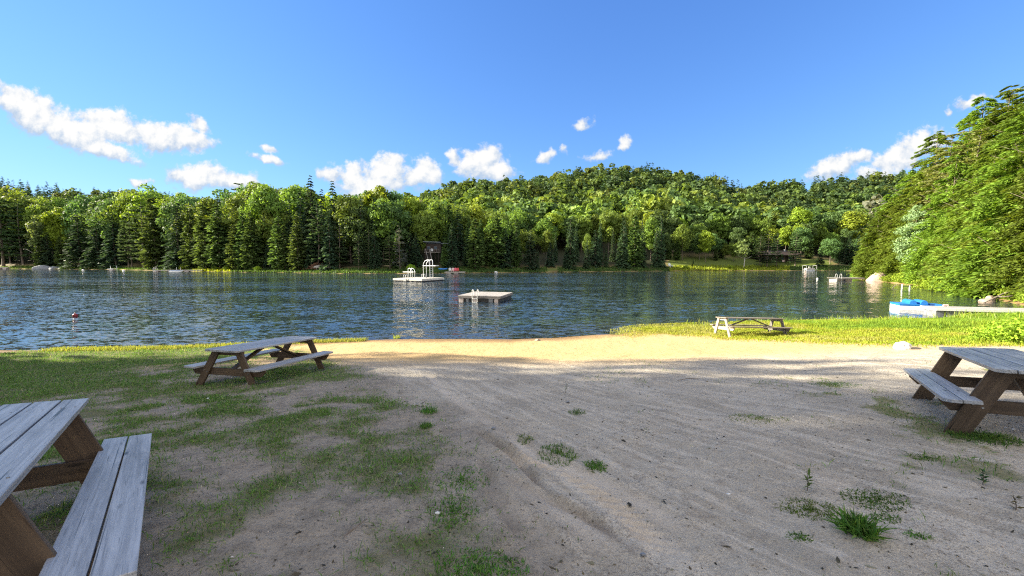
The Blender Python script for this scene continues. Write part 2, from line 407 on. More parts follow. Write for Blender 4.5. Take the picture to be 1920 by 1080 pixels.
hgt = t.math('ADD', t.math('MULTIPLY', n4, .6), t.math('ADD', n2, t.math('MULTIPLY', n3, .35)))
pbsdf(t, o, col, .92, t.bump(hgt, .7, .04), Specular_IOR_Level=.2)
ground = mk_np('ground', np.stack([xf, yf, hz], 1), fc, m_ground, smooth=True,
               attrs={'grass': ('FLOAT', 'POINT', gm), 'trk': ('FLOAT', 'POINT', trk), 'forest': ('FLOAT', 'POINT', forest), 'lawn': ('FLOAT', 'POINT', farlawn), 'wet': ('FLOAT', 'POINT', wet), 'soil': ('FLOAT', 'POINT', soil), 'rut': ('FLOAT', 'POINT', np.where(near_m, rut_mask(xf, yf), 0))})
tag(ground, kind='structure')

# ------------------------------------------------------------------ water
m_water, t, o = mat('lake water')
pos = t.new('ShaderNodeNewGeometry').outputs['Position']
sx_ = t.new('ShaderNodeSeparateXYZ'); t.l.new(pos, sx_.inputs[0])
lee = t.ramp(t.math('ADD', sx_.outputs[0], t.math('MULTIPLY', sx_.outputs[1], -.25)), -15.0, 9.0, 1.0, .36)
calm = t.math('MULTIPLY', lee, t.ramp(t.noise(t.mapping(pos, (.03, .10, 1)), 1.0, 4, .6), .38, .58, .30, 1.1))
def slopes(sc, rot, kx, ky, det):
    c = t.noise(t.mapping(pos, sc, rot=(0, 0, R_(rot))), 1.0, det, .55, out=1, dist=.3)
    return t.vmath('MULTIPLY', t.vmath('SUBTRACT', c, (.5, .5, .5)), (kx, ky, 0))
sl_ = t.vmath('ADD', t.vmath('ADD', slopes((1.5, 3.6, 1), 9, .42, 1.0, 3), slopes((4.2, 9.0, 1), -12, .5, 1.05, 3)), slopes((.3, .7, 1), -20, .10, .26, 2))
sl_ = t.vmath('MULTIPLY', sl_, t.comb(calm, calm, calm))
nb = t.vmath('NORMALIZE', t.vmath('ADD', sl_, (0, 0, 1)))
fr = t.new('ShaderNodeFresnel', {'IOR': 1.5}); t.l.new(nb, fr.inputs['Normal'])
gl = t.new('ShaderNodeBsdfGlossy', {'Color': (1, 1, 1), 'Roughness': .07}); t.l.new(nb, gl.inputs['Normal'])
tr = t.new('ShaderNodeBsdfTransparent', {'Color': (.80, .70, .50)})
tb = t.new('ShaderNodeMixShader', {0: .40}); df = t.new('ShaderNodeBsdfDiffuse', {'Color': (.045, .080, .112)}); t.l.new(tr.outputs[0], tb.inputs[1]); t.l.new(df.outputs[0], tb.inputs[2])
mx = t.new('ShaderNodeMixShader'); t.l.new(fr.outputs[0], mx.inputs[0]); t.l.new(tb.outputs[0], mx.inputs[1]); t.l.new(gl.outputs[0], mx.inputs[2])
t.l.new(mx.outputs[0], o.inputs[0])
wx = np.linspace(-520, 180, 30); wy = np.linspace(6, 260, 20); WX, WY = np.meshgrid(wx, wy); wi = np.arange(600).reshape(20, 30)
wf_ = np.stack([wi[:-1, :-1].ravel(), wi[:-1, 1:].ravel(), wi[1:, 1:].ravel(), wi[1:, :-1].ravel()], 1)
water = mk_np('water', np.stack([WX.ravel(), WY.ravel(), 0 * WX.ravel()], 1), wf_, m_water, smooth=True)
tag(water, kind='structure')

# ------------------------------------------------------------------ foliage
def leaf_material(name, trans=.42, hv=.10):
    m, t, o = mat(name)
    isl = t.new('ShaderNodeNewGeometry').outputs['Random Per Island']
    orr = t.new('ShaderNodeObjectInfo').outputs['Random']
    c = t.mix(1.0, t.new('ShaderNodeAttribute', attribute_name='tint').outputs['Color'], (.86, 1.0, 1.05), 'MULTIPLY')
    v = t.math('MULTIPLY', t.math('MULTIPLY_ADD', isl, .75, .62), t.math('MULTIPLY_ADD', orr, .42, .79))
    hs = t.new('ShaderNodeHueSaturation', {'Hue': t.math('MULTIPLY_ADD', orr, hv * .35, .5 - hv * .17), 'Saturation': 1.0, 'Value': v, 'Color': c})
    d = t.new('ShaderNodeBsdfPrincipled', {'Base Color': hs.outputs[0], 'Roughness': .65, 'Specular IOR Level': .25})
    tr = t.new('ShaderNodeBsdfTranslucent', {'Color': t.mix(1.0, hs.outputs[0], (1.25, 1.15, .55), 'MULTIPLY')})
    mx = t.new('ShaderNodeMixShader', {0: trans}); t.l.new(d.outputs[0], mx.inputs[1]); t.l.new(tr.outputs[0], mx.inputs[2]); t.l.new(mx.outputs[0], o.inputs[0])
    return m
m_leaf = leaf_material('leaves')
m_grass = leaf_material('grass blades', .4, .06)
def bark_material(name, a, b):
    m, t, o = mat(name); p = t.new('ShaderNodeTexCoord').outputs['Object']
    n = t.noise(t.mapping(p, (9, 9, 1.5)), 1.0, 4, .65)
    pbsdf(t, o, t.mix(t.ramp(n, .35, .65), a, b), .9, t.bump(n, .6, .03)); return m
m_gravel, t, o = mat('gravel stones'); pbsdf(t, o, t.new('ShaderNodeAttribute', attribute_name='tint').outputs['Color'], .8)
m_bark = bark_material('bark', (.10, .075, .055), (.17, .14, .11))
m_birch = bark_material('pale bark', (.55, .52, .45), (.36, .33, .28))
def norm(a): return a / np.maximum(np.linalg.norm(a, axis=-1, keepdims=True), 1e-9)
def kites(c, a, b, k=.35):
    """rhombic sprays: centre c, half length vector a, half width vector b"""
    v = np.stack([c - a, c - a * (1 - 2 * k) + b, c + a, c - a * (1 - 2 * k) - b], 1).reshape(-1, 3)
    f = np.arange(len(v)).reshape(-1, 4); return v, f
def tint_arr(n, col, var, r):
    c = np.ones((n, 4)); c[:, :3] = np.array(col) * (1 + var * (r.random((n, 1)) - .5)); return np.repeat(c, 4, 0)
def conifer_leaves(r, H, R, shape, nb, nl, ll, lw, t0=.05, rise=.1, droop=.35, flat=.5, gap=0.0, lat=.28, smin=.12):
    tb = t0 + (1 - t0) * (1 - (1 - r.random(nb) * .995) ** .68)
    az = r.random(nb) * 2 * np.pi
    if gap: tb = np.floor(tb / gap) * gap + r.random(nb) * gap * .35
    L = R * shape(tb) * (.68 + .42 * r.random(nb)); bend = .8 + .4 * r.random(nb)
    bi = np.repeat(np.arange(nb), nl); n = len(bi); s = smin + (1 - smin) * r.random(n) ** .75
    out = np.stack([np.cos(az), np.sin(az), 0 * az], 1)[bi]; side = np.stack([-np.sin(az), np.cos(az), 0 * az], 1)[bi]
    Lb = L[bi]; q = s * Lb; la = (r.random(n) - .5) * 2 * lat * Lb * (1.05 - s * .75)
    z = tb[bi] * H + rise * q - droop * bend[bi] * q * q / np.maximum(Lb, .3) - np.abs(la) * .25
    c = out * q[:, None] + side * la[:, None]; c[:, 2] = z; c += r.normal(0, .035, (n, 3)) * Lb[:, None]
    dirv = out + side * (np.sign(la) * (.5 + .6 * r.random(n)))[:, None]; dirv[:, 2] += rise - 1.5 * droop * s + r.normal(0, .25, n)
    a = norm(dirv); up = r.normal(0, flat, (n, 3)); up[:, 2] += 1; b = norm(np.cross(a, up))
    sz = (.65 + .7 * r.random(n)); sz = sz * np.clip(.55 + .45 * Lb / (R * .6), .5, 1.1)
    return kites(c, a * (ll / 2 * sz)[:, None], b * (lw / 2 * sz)[:, None]), out, tb
def trunk_mesh(r, H, rad, limbs=0, R=3, lean=0.0, low=.35):
    mb = MB(); ph = r.random() * 6.28
    ln = lambda z: (lean * z * math.cos(ph) + .012 * H * math.sin(z / H * 5 + ph), lean * z * math.sin(ph))
    zs = [-.6, 0, .06 * H, .25 * H, .5 * H, .75 * H, .93 * H]; rs = [1.3, 1.15, .9, .78, .55, .3, .05]
    mb.tube([(*ln(max(z, 0)), z) for z in zs], [rad * k for k in rs], 7)
    for _ in range(limbs):
        z = H * r.uniform(low, .8); a = r.random() * 6.28; L = R * r.uniform(.5, .95) * (1.1 - z / H * .5); rr = rad * .38 * (1.15 - z / H)
        x0, y0 = ln(z); mb.tube([(x0, y0, z), (x0 + math.cos(a) * L * .5, y0 + math.sin(a) * L * .5, z + L * .22), (x0 + math.cos(a) * L, y0 + math.sin(a) * L, z + L * .55)], [rr, rr * .6, rr * .15], 5)
    return mb
def broad_leaves(r, H, R, nc, nl, size, base=.3, top_round=.8, clump=.27):
    cz = H * (base + 1) / 2; hz_ = H * (1 - base) / 2
    p = norm(r.normal(0, 1, (nc, 3))) * (r.random((nc, 1)) ** .38)
    wz = 1 - .35 * np.clip(p[:, 2:3], 0, 1) * top_round - .12 * np.clip(-p[:, 2:3], 0, 1)
    cc = np.concatenate([p[:, :2] * R * .82 * wz * (.8 + .4 * r.random((nc, 1))), cz + p[:, 2:3] * hz_ * .86], 1)
    cr = R * clump * (.65 + .75 * r.random(nc))
    ci = np.repeat(np.arange(nc), nl); n = len(ci); dv = norm(r.normal(0, 1, (n, 3))); dv[:, 2] = dv[:, 2] * .85 + .18
    dv = norm(dv); rad = cr[ci] * (.55 + .5 * r.random(n) ** .6)
    c = cc[ci] + dv * rad[:, None] * np.array([1.08, 1.08, .82])
    nrm = norm(dv + r.normal(0, .45, (n, 3))); a = norm(np.cross(nrm, r.normal(0, 1, (n, 3)))); b = np.cross(nrm, a)
    sz = size * (.6 + .8 * r.random(n)); return kites(c, a * (sz / 2)[:, None], b * (sz * .42)[:, None], .4)
PROTO = {}   # kind -> list of (crown mesh, trunk mesh, nominal height)
def proto(key, vf, tint, var, mb, H, bark, seed):
    v, f = vf; r = np.random.default_rng(seed); n = len(f)
    cr = mk_np('crown', v, f, m_leaf, attrs={'tint': ('FLOAT_COLOR', 'POINT', tint_arr(n, tint, var, r))}, link_it=False).data
    me = bpy.data.meshes.new('trunk'); me.from_pydata(mb.v, [], mb.f); me.materials.append(bark); me.polygons.foreach_set('use_smooth', np.ones(len(me.polygons), bool)); me.update()
    PROTO.setdefault(key, []).append((cr, me, H))
for k in range(4):
    r = np.random.default_rng(100 + k)
    proto('spruce', conifer_leaves(r, 18, 3.5, lambda q: (1 - q) ** .8 + .05, 260, 20, .72, .32, .03, .12, .38, .45, .035)[0], (.058, .095, .048), .5, trunk_mesh(r, 18, .2), 18, m_bark, k)
    proto('cedar', conifer_leaves(r, 16, 3.3, lambda q: np.minimum(1, .55 + 2.2 * q) * (1 - q) ** .66 + .03, 300, 20, .62, .36, .02, .35, .3, .8, 0, .34)[0], (.115, .160, .045), .5, trunk_mesh(r, 16, .2), 16, m_bark, 20 + k)
    proto('slim', conifer_leaves(r, 18, 2.3, lambda q: (1 - q) ** .68 + .05, 280, 15, .6, .3, .03, .05, .5, .5, .03)[0], (.085, .125, .058), .5, trunk_mesh(r, 18, .17), 18, m_bark, 30 + k)
    proto('pine', conifer_leaves(r, 24, 5.4, lambda q: (.42 + .58 * np.sin(np.clip(q * 2.6, 0, 1.57))) * (1 - q) ** .55 + .04, 130, 48, .85, .36, .14, .22, .12, .35, .06, .3, .35)[0], (.115, .160, .075), .5, trunk_mesh(r, 24, .32, 16, 4.5, .01, .2), 24, m_bark, 40 + k)
    proto('maple', broad_leaves(r, 16, 5.2, 66, 90, .5, .2), (.185, .235, .038), .5, trunk_mesh(r, 14, .2, 9, 4.5), 16, m_bark, 50 + k)
    proto('open', broad_leaves(r, 16, 5.2, 46, 34, .42, .25, .8, .2), (.185, .235, .038), .5, trunk_mesh(r, 14, .2, 9, 4.5), 16, m_bark, 55 + k)
    proto('yellow', broad_leaves(r, 16, 4.8, 60, 90, .5, .22), (.27, .32, .03), .5, trunk_mesh(r, 14, .18, 9, 4), 16, m_bark, 60 + k)
    proto('oak', broad_leaves(r, 16, 5.4, 62, 90, .52, .15), (.115, .170, .05), .5, trunk_mesh(r, 14, .22, 9, 4.5), 16, m_bark, 70 + k)
for k in range(2):
    r = np.random.default_rng(180 + k)
    proto('birch', broad_leaves(r, 12, 2.6, 30, 45, .45, .3, 1.0), (.21, .25, .08), .5, trunk_mesh(r, 11.5, .16, 16, 2.6, .02, .25), 12, m_birch, 80 + k)
    proto('dead', conifer_leaves(r, 15, 2.6, lambda q: (1 - q) ** .7 + .05, 90, 9, .7, .16, .1, .1, .2, .9, 0, .3)[0], (.13, .125, .115), .5, trunk_mesh(r, 15, .16, 30, 2.4, .0, .1), 15, m_bark, 90 + k)
for k in range(4):
    r = np.random.default_rng(200 + k)
    (v, f), _, _ = conifer_leaves(r, 15, 4.3, lambda q: (1 - q) ** .62 * np.minimum(1, .7 + q * 2) + .04, 300, 140, .30, .12, .0, .14, .42, .6, 0, .34)
    proto('hemlock', (v, f), tuple(np.array((.205, .255, .028)) * (1.1, .85, .66, .95)[k]), .6, trunk_mesh(r, 15, .2, 26, 3.4, .01, .12), 15, m_bark, 110 + k)
r = np.random.default_rng(230)
proto('silver', broad_leaves(r, 12, 2.9, 90, 120, .22, .1, .8, .24), (.25, .30, .13), .4, trunk_mesh(r, 11, .15, 9, 2.5), 12, m_bark, 120)
(v, f), _, _ = conifer_leaves(r, 15, 3.8, lambda q: (1 - q) ** .6 + .04, 200, 60, .36, .12, .05, .14, .3, .7, .04, .3)
proto('brownish', (v, f), (.25, .23, .07), .5, trunk_mesh(r, 15, .18, 30, 3.2, .01, .1), 15, m_bark, 121)
for k in range(3):
    r = np.random.default_rng(250 + k)
    proto('shrub', broad_leaves(r, 1.6, 1.3, 34, 75, .13, .0, .6, .33), (.28, .36, .03), .5, trunk_mesh(r, 1.2, .04, 7, 1), 1.6, m_bark, 130 + k)
KINDNAME = {'spruce': 'spruce_tree', 'cedar': 'cedar_tree', 'slim': 'spruce_tree', 'pine': 'pine_tree', 'maple': 'maple_tree', 'yellow': 'maple_tree', 'open': 'maple_tree', 'oak': 'oak_tree', 'birch': 'birch_tree',
            'dead': 'dead_tree', 'hemlock': 'hemlock_tree', 'silver': 'poplar_tree', 'brownish': 'hemlock_tree', 'shrub': 'shrub'}
KINDWORD = {'spruce': 'dark spruce', 'cedar': 'olive green cedar', 'slim': 'slim spire-like spruce', 'pine': 'plumed white pine', 'maple': 'mid green maple', 'open': 'thin maple', 'yellow': 'bright yellow-green maple',
            'oak': 'deep green oak', 'birch': 'pale birch', 'dead': 'grey half-dead conifer', 'hemlock': 'sunlit hemlock', 'silver': 'silvery poplar', 'brownish': 'brown-tinged hemlock', 'shrub': 'yellow-green shrub'}
TREES = []
def tree(kind, x, y, H, zone='', row='', wide=1.0, label=None, group=None, z=None, lean=0.0):
    cr, tr_, H0 = PROTO[kind][int(rng.integers(len(PROTO[kind])))]
    z = gz(x, y) if z is None else z
    e = empty(KINDNAME[kind], (x, y, z - .1), rng.random() * 6.28, label, 'shrub' if kind == 'shrub' else 'tree', group)
    s = H / H0; e.scale = (s * wide, s * wide, s); e.rotation_euler[0] = lean
    for nm, me in (('crown', cr), ('trunk', tr_)): link(bpy.data.objects.new(nm, me), e)
    TREES.append([e, kind, x, y, zone, row, label]); return e
def label_trees():
    """ordinal labels inside each (zone, row, kind), counted from the left as the picture shows them"""
    ORD = ['first', 'second', 'third', 'fourth', 'fifth', 'sixth', 'seventh', 'eighth', 'ninth', 'tenth', 'eleventh', 'twelfth', 'thirteenth', 'fourteenth', 'fifteenth', 'sixteenth', 'seventeenth', 'eighteenth', 'nineteenth', 'twentieth']
    g = {}
    for T in TREES:
        if T[6] is None: g.setdefault((T[4], T[5], KINDWORD[T[1]]), []).append(T)
    for (zone, row, word), L in g.items():
        L.sort(key=lambda T: T[2] / T[3])
        for i, T in enumerate(L):
            T[0]['label'] = f"{word} {row} {zone}" if len(L) == 1 else f"{ORD[i]} {word} from the left {row} {zone}".replace('  ', ' ')

ZONES = [(-80, 60, 'beyond the leftmost jetty'), (60, 118, 'above the grey shore boulder'), (118, 245, 'above the white swim platform'), (245, 300, 'left of the ladder jetty'), (300, 375, 'behind the ladder jetty'),
         (375, 470, 'above the sunny reeds'), (470, 555, 'left of the brush pile'), (555, 645, 'above the brown brush pile'), (645, 740, 'right of the brush pile'), (740, 800, 'behind the diving raft'),
         (800, 840, 'around the hillside cabin'), (840, 905, 'above the coloured chairs'), (905, 990, 'behind the small raft'), (990, 1090, 'right of the small raft'), (1090, 1180, 'below the hilltop'), (1180, 1255, 'left of the sunny lawn'),
         (1255, 1345, 'at the sunny lawn'), (1345, 1425, 'near the white birch'), (1425, 1500, 'around the dark cabin'), (1500, 1560, 'behind the pontoon boat'), (1560, 1800, 'left of the sunlit point')]
def zone_of(u):
    for a, b, s in ZONES:
        if a <= u < b: return s
    return ZONES[-1][2]
_us = np.arange(-120, 1760, 4.0); _sy = []
for u in _us:
    ys_ = np.arange(88, 230, .25); dd_ = lake_d((u - 960) / F * ys_, ys_); k = np.argmax(dd_ > 0); _sy.append(ys_[k])
_sy = np.array(_sy)
def shoreY(u): return float(np.interp(u, _us, _sy))
def put(kind, u, off, ytop, row, wide=1.0, label=None):
    Yd = shoreY(u) + off; x = (u - 960) / F * Yd; z = gz(x, Yd); top = at_y(u, ytop, Yd)[2]
    H = max(top - z, 2.5); return tree(kind, x, Yd, H, zone_of(u), row, wide, label, 'trees on the far shore', z)
A_U = [-60, 0, 60, 100, 130, 180, 230, 270, 320, 380, 450, 500, 560, 620, 680, 740, 800, 850, 900, 950, 1000, 1050, 1100, 1150, 1200, 1250]
A_T = [350, 372, 400, 405, 402, 400, 412, 378, 410, 398, 402, 405, 385, 402, 405, 425, 470, 415, 412, 428, 432, 428, 436, 424, 430, 425]
B_U = [-60, 0, 60, 120, 190, 250, 300, 340, 400, 450, 490, 540, 590, 640, 700, 740, 780, 830, 880, 930, 1000, 1100, 1200, 1300, 1400, 1500, 1600, 1700]
B_T = [345, 340, 365, 362, 355, 350, 355, 356, 366, 350, 338, 345, 350, 362, 354, 350, 366, 380, 384, 388, 402, 398, 392, 400, 402, 388, 392, 400]
ROW = {'A': 'at the waterline', 'B': 'in the second rank', 'C': 'high up'}
def pick(r, opts):
    k = r.random(); s = 0
    for n_, p_ in opts:
        s += p_
        if k < s: return n_
    return opts[-1][0]
rt = np.random.default_rng(11)
# trees one can tell apart
put('pine', 8, 7, 345, ROW['A'], 1.15, 'huge white pine filling the left edge of the far shore')
put('pine', 44, 9, 372, ROW['A'], 1.0, 'white pine right of the huge leftmost pine, behind the leftmost jetty')
put('birch', 74, 4, 400, ROW['A'], .8, 'thin forked birch with bare white trunk above the grey boulder')
put('spruce', 152, 4, 398, ROW['A'], 1.35, 'broad dark spruce right of the grey boulder, boughs down to the water')
put('spruce', 186, 4, 404, ROW['A'], 1.4, 'broad dark spruce left of the white swim platform, boughs down to the water')
put('spruce', 218, 5, 402, ROW['A'], 1.3, 'broad dark spruce directly behind the white swim platform')
put('pine', 271, 4, 368, ROW['A'], 1.05, 'tall white pine lit from the left, alone before the ladder jetty')
put('slim', 587, 13, 322, ROW['B'], 1.0, 'tallest spruce spire above the brush pile, black against the cloud')
put('slim', 628, 13, 333, ROW['B'], 1.05, 'second tall spruce spire, just right of the tallest one')
put('slim', 607, 15, 349, ROW['B'], 1.0, 'short spruce spire between the two tallest spires')
put('slim', 680, 11, 362, ROW['B'], .9, 'left one of the twin black spruce tips left of the diving raft')
put('slim', 704, 11, 367, ROW['B'], 1.0, 'right one of the twin black spruce tips left of the diving raft')
put('pine', 455, 34, 332, ROW['C'], .8, 'flat-topped pine standing clear on the skyline beside the long cloud')
put('dead', 750, 3, 418, ROW['A'], 1.2, 'grey half-dead conifer behind the diving raft, left of the hillside cabin')
put('yellow', 1322, 9, 428, ROW['A'], .85, 'brightest lime green maple with a bare trunk on the sunny lawn')
put('maple', 1278, 13, 418, ROW['A'], .9, 'maple at the left end of the sunny lawn')
put('birch', 1394, 3.5, 446, ROW['A'], 1.25, 'white-limbed birch at the water, right end of the sunny lawn')
put('pine', 1424, 5, 434, ROW['A'], .95, 'pale green pine between the white birch and the dark cabin')
put('pine', 1455, 5, 432, ROW['A'], .9, 'brownish pine with a bare trunk in front of the dark cabin')
put('pine', 1438, 3.5, 428, ROW['A'], 1.1, 'wide pine spreading over the left half of the dark cabin roof')
put('pine', 1490, 4.5, 430, ROW['A'], 1.1, 'wide pine spreading over the right half of the dark cabin roof')
put('spruce', 1537, 5, 466, ROW['A'], 1.5, 'small round pale spruce right of the pontoon boat')
put('oak', 1500, 16, 420, ROW['B'], 1.0, 'round deep green tree rising right behind the dark cabin roof')
put('slim', 1299, 5, 487, ROW['A'], 1.2, 'knee-high young spruce on the sunny lawn')
# the ranks
for u in np.arange(-30, 1250, 20.5):
    u = u + rt.uniform(-10, 10)
    if 132 < u < 232 or 258 < u < 286 or 793 < u < 838 or u < 60: continue
    op = [('cedar', .55), ('spruce', .25), ('pine', .12), ('oak', .08)] if u < 560 else ([('spruce', .55), ('pine', .2), ('cedar', .25)] if u < 790 else ([('cedar', .6), ('spruce', .4)] if u < 1000 else [('slim', .55), ('cedar', .3), ('spruce', .15)]))
    put(pick(rt, op), u, rt.uniform(3.2, 6.5), float(np.interp(u, A_U, A_T)) + rt.choice([-26, -14, -4, 6, 18, 32]) + rt.uniform(-6, 6), ROW['A'], rt.uniform(.85, 1.25))
for u in (1555, 1572, 1590, 1606, 1625, 1650): put(pick(rt, [('oak', .5), ('spruce', .5)]), u, rt.uniform(5, 9), 440 + rt.uniform(-14, 14), ROW['A'], 1.1)
for u in (1252, 1268, 1292, 1310, 1335, 1352, 1382, 1408, 1515): put(pick(rt, [('cedar', .5), ('oak', .5)]), u, rt.uniform(13, 17), 448 + rt.uniform(-16, 12), ROW['B'], 1.1)
put('cedar', 836, 4.5, 442, ROW['A'], 1.0, 'dark cedar covering the right side of the hillside cabin')
for u in (1341, 1359, 1374): put(pick(rt, [('cedar', .6), ('maple', .4)]), u, rt.uniform(9, 13), 462 + rt.uniform(-14, 8), ROW['A'], 1.0)
for u in np.arange(-40, 1690, 22.5):
    u = u + rt.uniform(-7, 7)
    op = [('yellow', .26), ('maple', .3), ('oak', .2), ('slim', .24)] if u < 420 else ([('maple', .35), ('oak', .3), ('slim', .2), ('cedar', .15)] if u < 560 else ([('spruce', .35), ('maple', .45), ('oak', .2)] if u < 800 else ([('maple', .3), ('cedar', .3), ('spruce', .4)] if u < 1000 else ([('slim', .6), ('maple', .4)] if u < 1245 else [('maple', .4), ('oak', .45), ('yellow', .15)]))))
    off = rt.uniform(11, 17) if u < 1250 else rt.uniform(19, 27)
    put(pick(rt, op), u, off, float(np.interp(u, B_U, B_T)) + rt.uniform(-6, 26) + (14 if 985 < u < 1250 else 0) + (22 if u > 1250 else 0), ROW['B'], rt.uniform(.7, 1.0))
for u in np.arange(-40, 1690, 24):
    u = u + rt.uniform(-8, 8)
    op = [('oak', .25), ('maple', .25), ('pine', .25), ('slim', .25)] if u < 560 else [('maple', .5), ('yellow', .2), ('oak', .3)]
    put(pick(rt, op), u, rt.uniform(25, 36), float(np.interp(u, B_U, B_T)) + rt.uniform(-9, 8), ROW['C'], rt.uniform(.85, 1.05))

# far wood on the hills: nobody could count it, one object
def far_wood():
    r = np.random.default_rng(5); lows = []
    def low(kind):
        if kind == 'con': (v, f), _, _ = conifer_leaves(r, 1, .21, lambda q: (1 - q) ** .8 + .04, 70, 7, .085, .04, .08, .1, .4, .5, .05)
        else: v, f = broad_leaves(r, 1, .36, 26, 20, .10, .1, .8, .3)
        return v
    con = [low('con') for _ in range(5)]; bro = [low('bro') for _ in range(7)]
    V = []; T = []
    Yp = 120.0
    while Yp < 470:
        st = 6.6 + (Yp - 120) * .014
        for u in np.arange(-60, 1790, st / Yp * F):
            uu = u + r.uniform(-.5, .5) * st / Yp * F; Yd = Yp + r.uniform(-.5, .5) * st * 1.2
            if Yd < shoreY(uu) + 34: continue
            V.append((uu, Yd))
        Yp += st * (1.15 if Yp < 330 else 1.6)
    P = np.array(V); xs = (P[:, 0] - 960) / F * P[:, 1]; zs = land(xs, P[:, 1])[0]
    band = fbm(xs, P[:, 1], .02, 3, 3); verts = []; tint = []
    for i in range(len(P)):
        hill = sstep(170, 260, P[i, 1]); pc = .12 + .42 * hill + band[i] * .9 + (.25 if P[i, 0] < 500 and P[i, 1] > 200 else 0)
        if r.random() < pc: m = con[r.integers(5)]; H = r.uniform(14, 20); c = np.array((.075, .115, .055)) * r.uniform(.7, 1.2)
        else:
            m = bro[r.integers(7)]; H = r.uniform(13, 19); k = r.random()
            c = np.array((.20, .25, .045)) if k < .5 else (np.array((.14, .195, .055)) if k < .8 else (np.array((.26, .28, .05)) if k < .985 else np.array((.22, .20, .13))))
            c = c * r.uniform(.75, 1.15) * (1 - .42 * hill) + np.array((0, .0, .008)) * hill  # hilltop shade and distance blue put into the upper crowns' tint
        a = r.random() * 6.28; ca, sa = math.cos(a), math.sin(a); wd = H * r.uniform(.9, 1.35)
        q = np.stack([(m[:, 0] * ca - m[:, 1] * sa) * wd + xs[i], (m[:, 0] * sa + m[:, 1] * ca) * wd + P[i, 1], m[:, 2] * H + zs[i] - .5], 1)
        verts.append(q); tint.append(np.repeat(np.array([[*c, 1]]), len(q), 0))
    v = np.concatenate(verts); tt = np.concatenate(tint)
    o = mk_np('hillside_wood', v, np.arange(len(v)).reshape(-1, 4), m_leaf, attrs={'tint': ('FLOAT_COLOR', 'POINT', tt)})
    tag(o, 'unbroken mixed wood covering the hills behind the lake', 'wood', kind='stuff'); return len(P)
n_far = far_wood()

# right-hand bank
RB = [(62.3, 72), (62, 71), (58, 62), (54.5, 53.6), (49.5, 44), (46, 39), (41, 33), (37, 28)]
def along(pl, s):
    for (ax, ay), (bx, by) in zip(pl[:-1], pl[1:]):
        L = math.hypot(bx - ax, by - ay)
        if s <= L: return ax + (bx - ax) * s / L, ay + (by - ay) * s / L, -(by - ay) / L, (bx - ax) / L
        s -= L
    return bx, by, -(by - ay) / L, (bx - ax) / L
LB = sum(math.hypot(b[0] - a[0], b[1] - a[1]) for a, b in zip(RB[:-1], RB[1:]))
for rowi, (off, H0, H1, st, rn) in enumerate([(2.2, 9.5, 13, 3.5, 'at the waterside'), (6.2, 14, 18, 4.2, 'in the second rank'), (11.0, 17, 22, 4.6, 'in the third rank'), (16.5, 19, 24, 5.2, 'along the top')]):
    s = rt.uniform(0, 1.5)
    while s < LB:
        x, y, nx_, ny_ = along(RB, s); o_ = off + rt.uniform(-1, 1)
        k = 'brownish' if rt.random() < .16 and rowi > 0 else ('dead' if rt.random() < .05 and rowi > 0 else 'hemlock')
        x_, y_ = x - nx_ * -o_, y - ny_ * -o_
        if lake_d(np.array([x_]), np.array([y_]))[0] < .5: x_, y_ = x + nx_ * -o_, y + ny_ * -o_
        u = 960 + F * x_ / y_
        if u < 2010: tree(k, x_, y_, rt.uniform(H0, H1) * (1.0 + .48 * s / LB) * rt.choice([.72, .88, 1.0, 1.0, 1.1]), 'on the right-hand bank', rn, rt.uniform(.95, 1.15), None, 'sunlit trees on the right bank')
        s += st * rt.uniform(.8, 1.2)
for x_, y_, H in ((65.8, 71.5, 11), (61.9, 67.6, 12), (64.5, 68.5, 14), (62.6, 64.6, 13), (68, 73.5, 13)):
    tree('hemlock', x_, y_, H, 'at the left tip of the right-hand bank', '', 1.15, None, 'sunlit trees on the right bank')
p = at_y(1690, 450, 60); tree('silver', p[0] + .5, 58.5, 11.5, label='silvery pale poplar standing out among the right-bank hemlocks', group='sunlit trees on the right bank')

# near-shore trees left of the picture that shade the beach
SH = [(-36, 9.7, 21.5, 1), (-46, 8.3, 26.5, .85), (-50, 16.2, 31, .58), (-58, 12.0, 35, .75), (-65, 17.0, 35, .5), (-30, 4.0, 21, 1), (-42, 3, 24, 1), (-26, -3.5, 20, 1), (-38, -4, 23, 1), (-24, -12, 20, 1), (-34, -14, 23, 1), (-54, 3, 27, 1), (-68, 7, 31, 1), (-14, -15, 19, 1), (-52, -6, 25, 1)]
for i, (x, y, H, wd_) in enumerate(SH):
    tree('open' if i in (1, 2, 3, 4, 11) else ('maple' if i % 3 else 'oak'), x, y, H, wide=wd_, label='tall shade tree on the near shore, left of the beach', group='shade trees beside the beach')
label_trees()

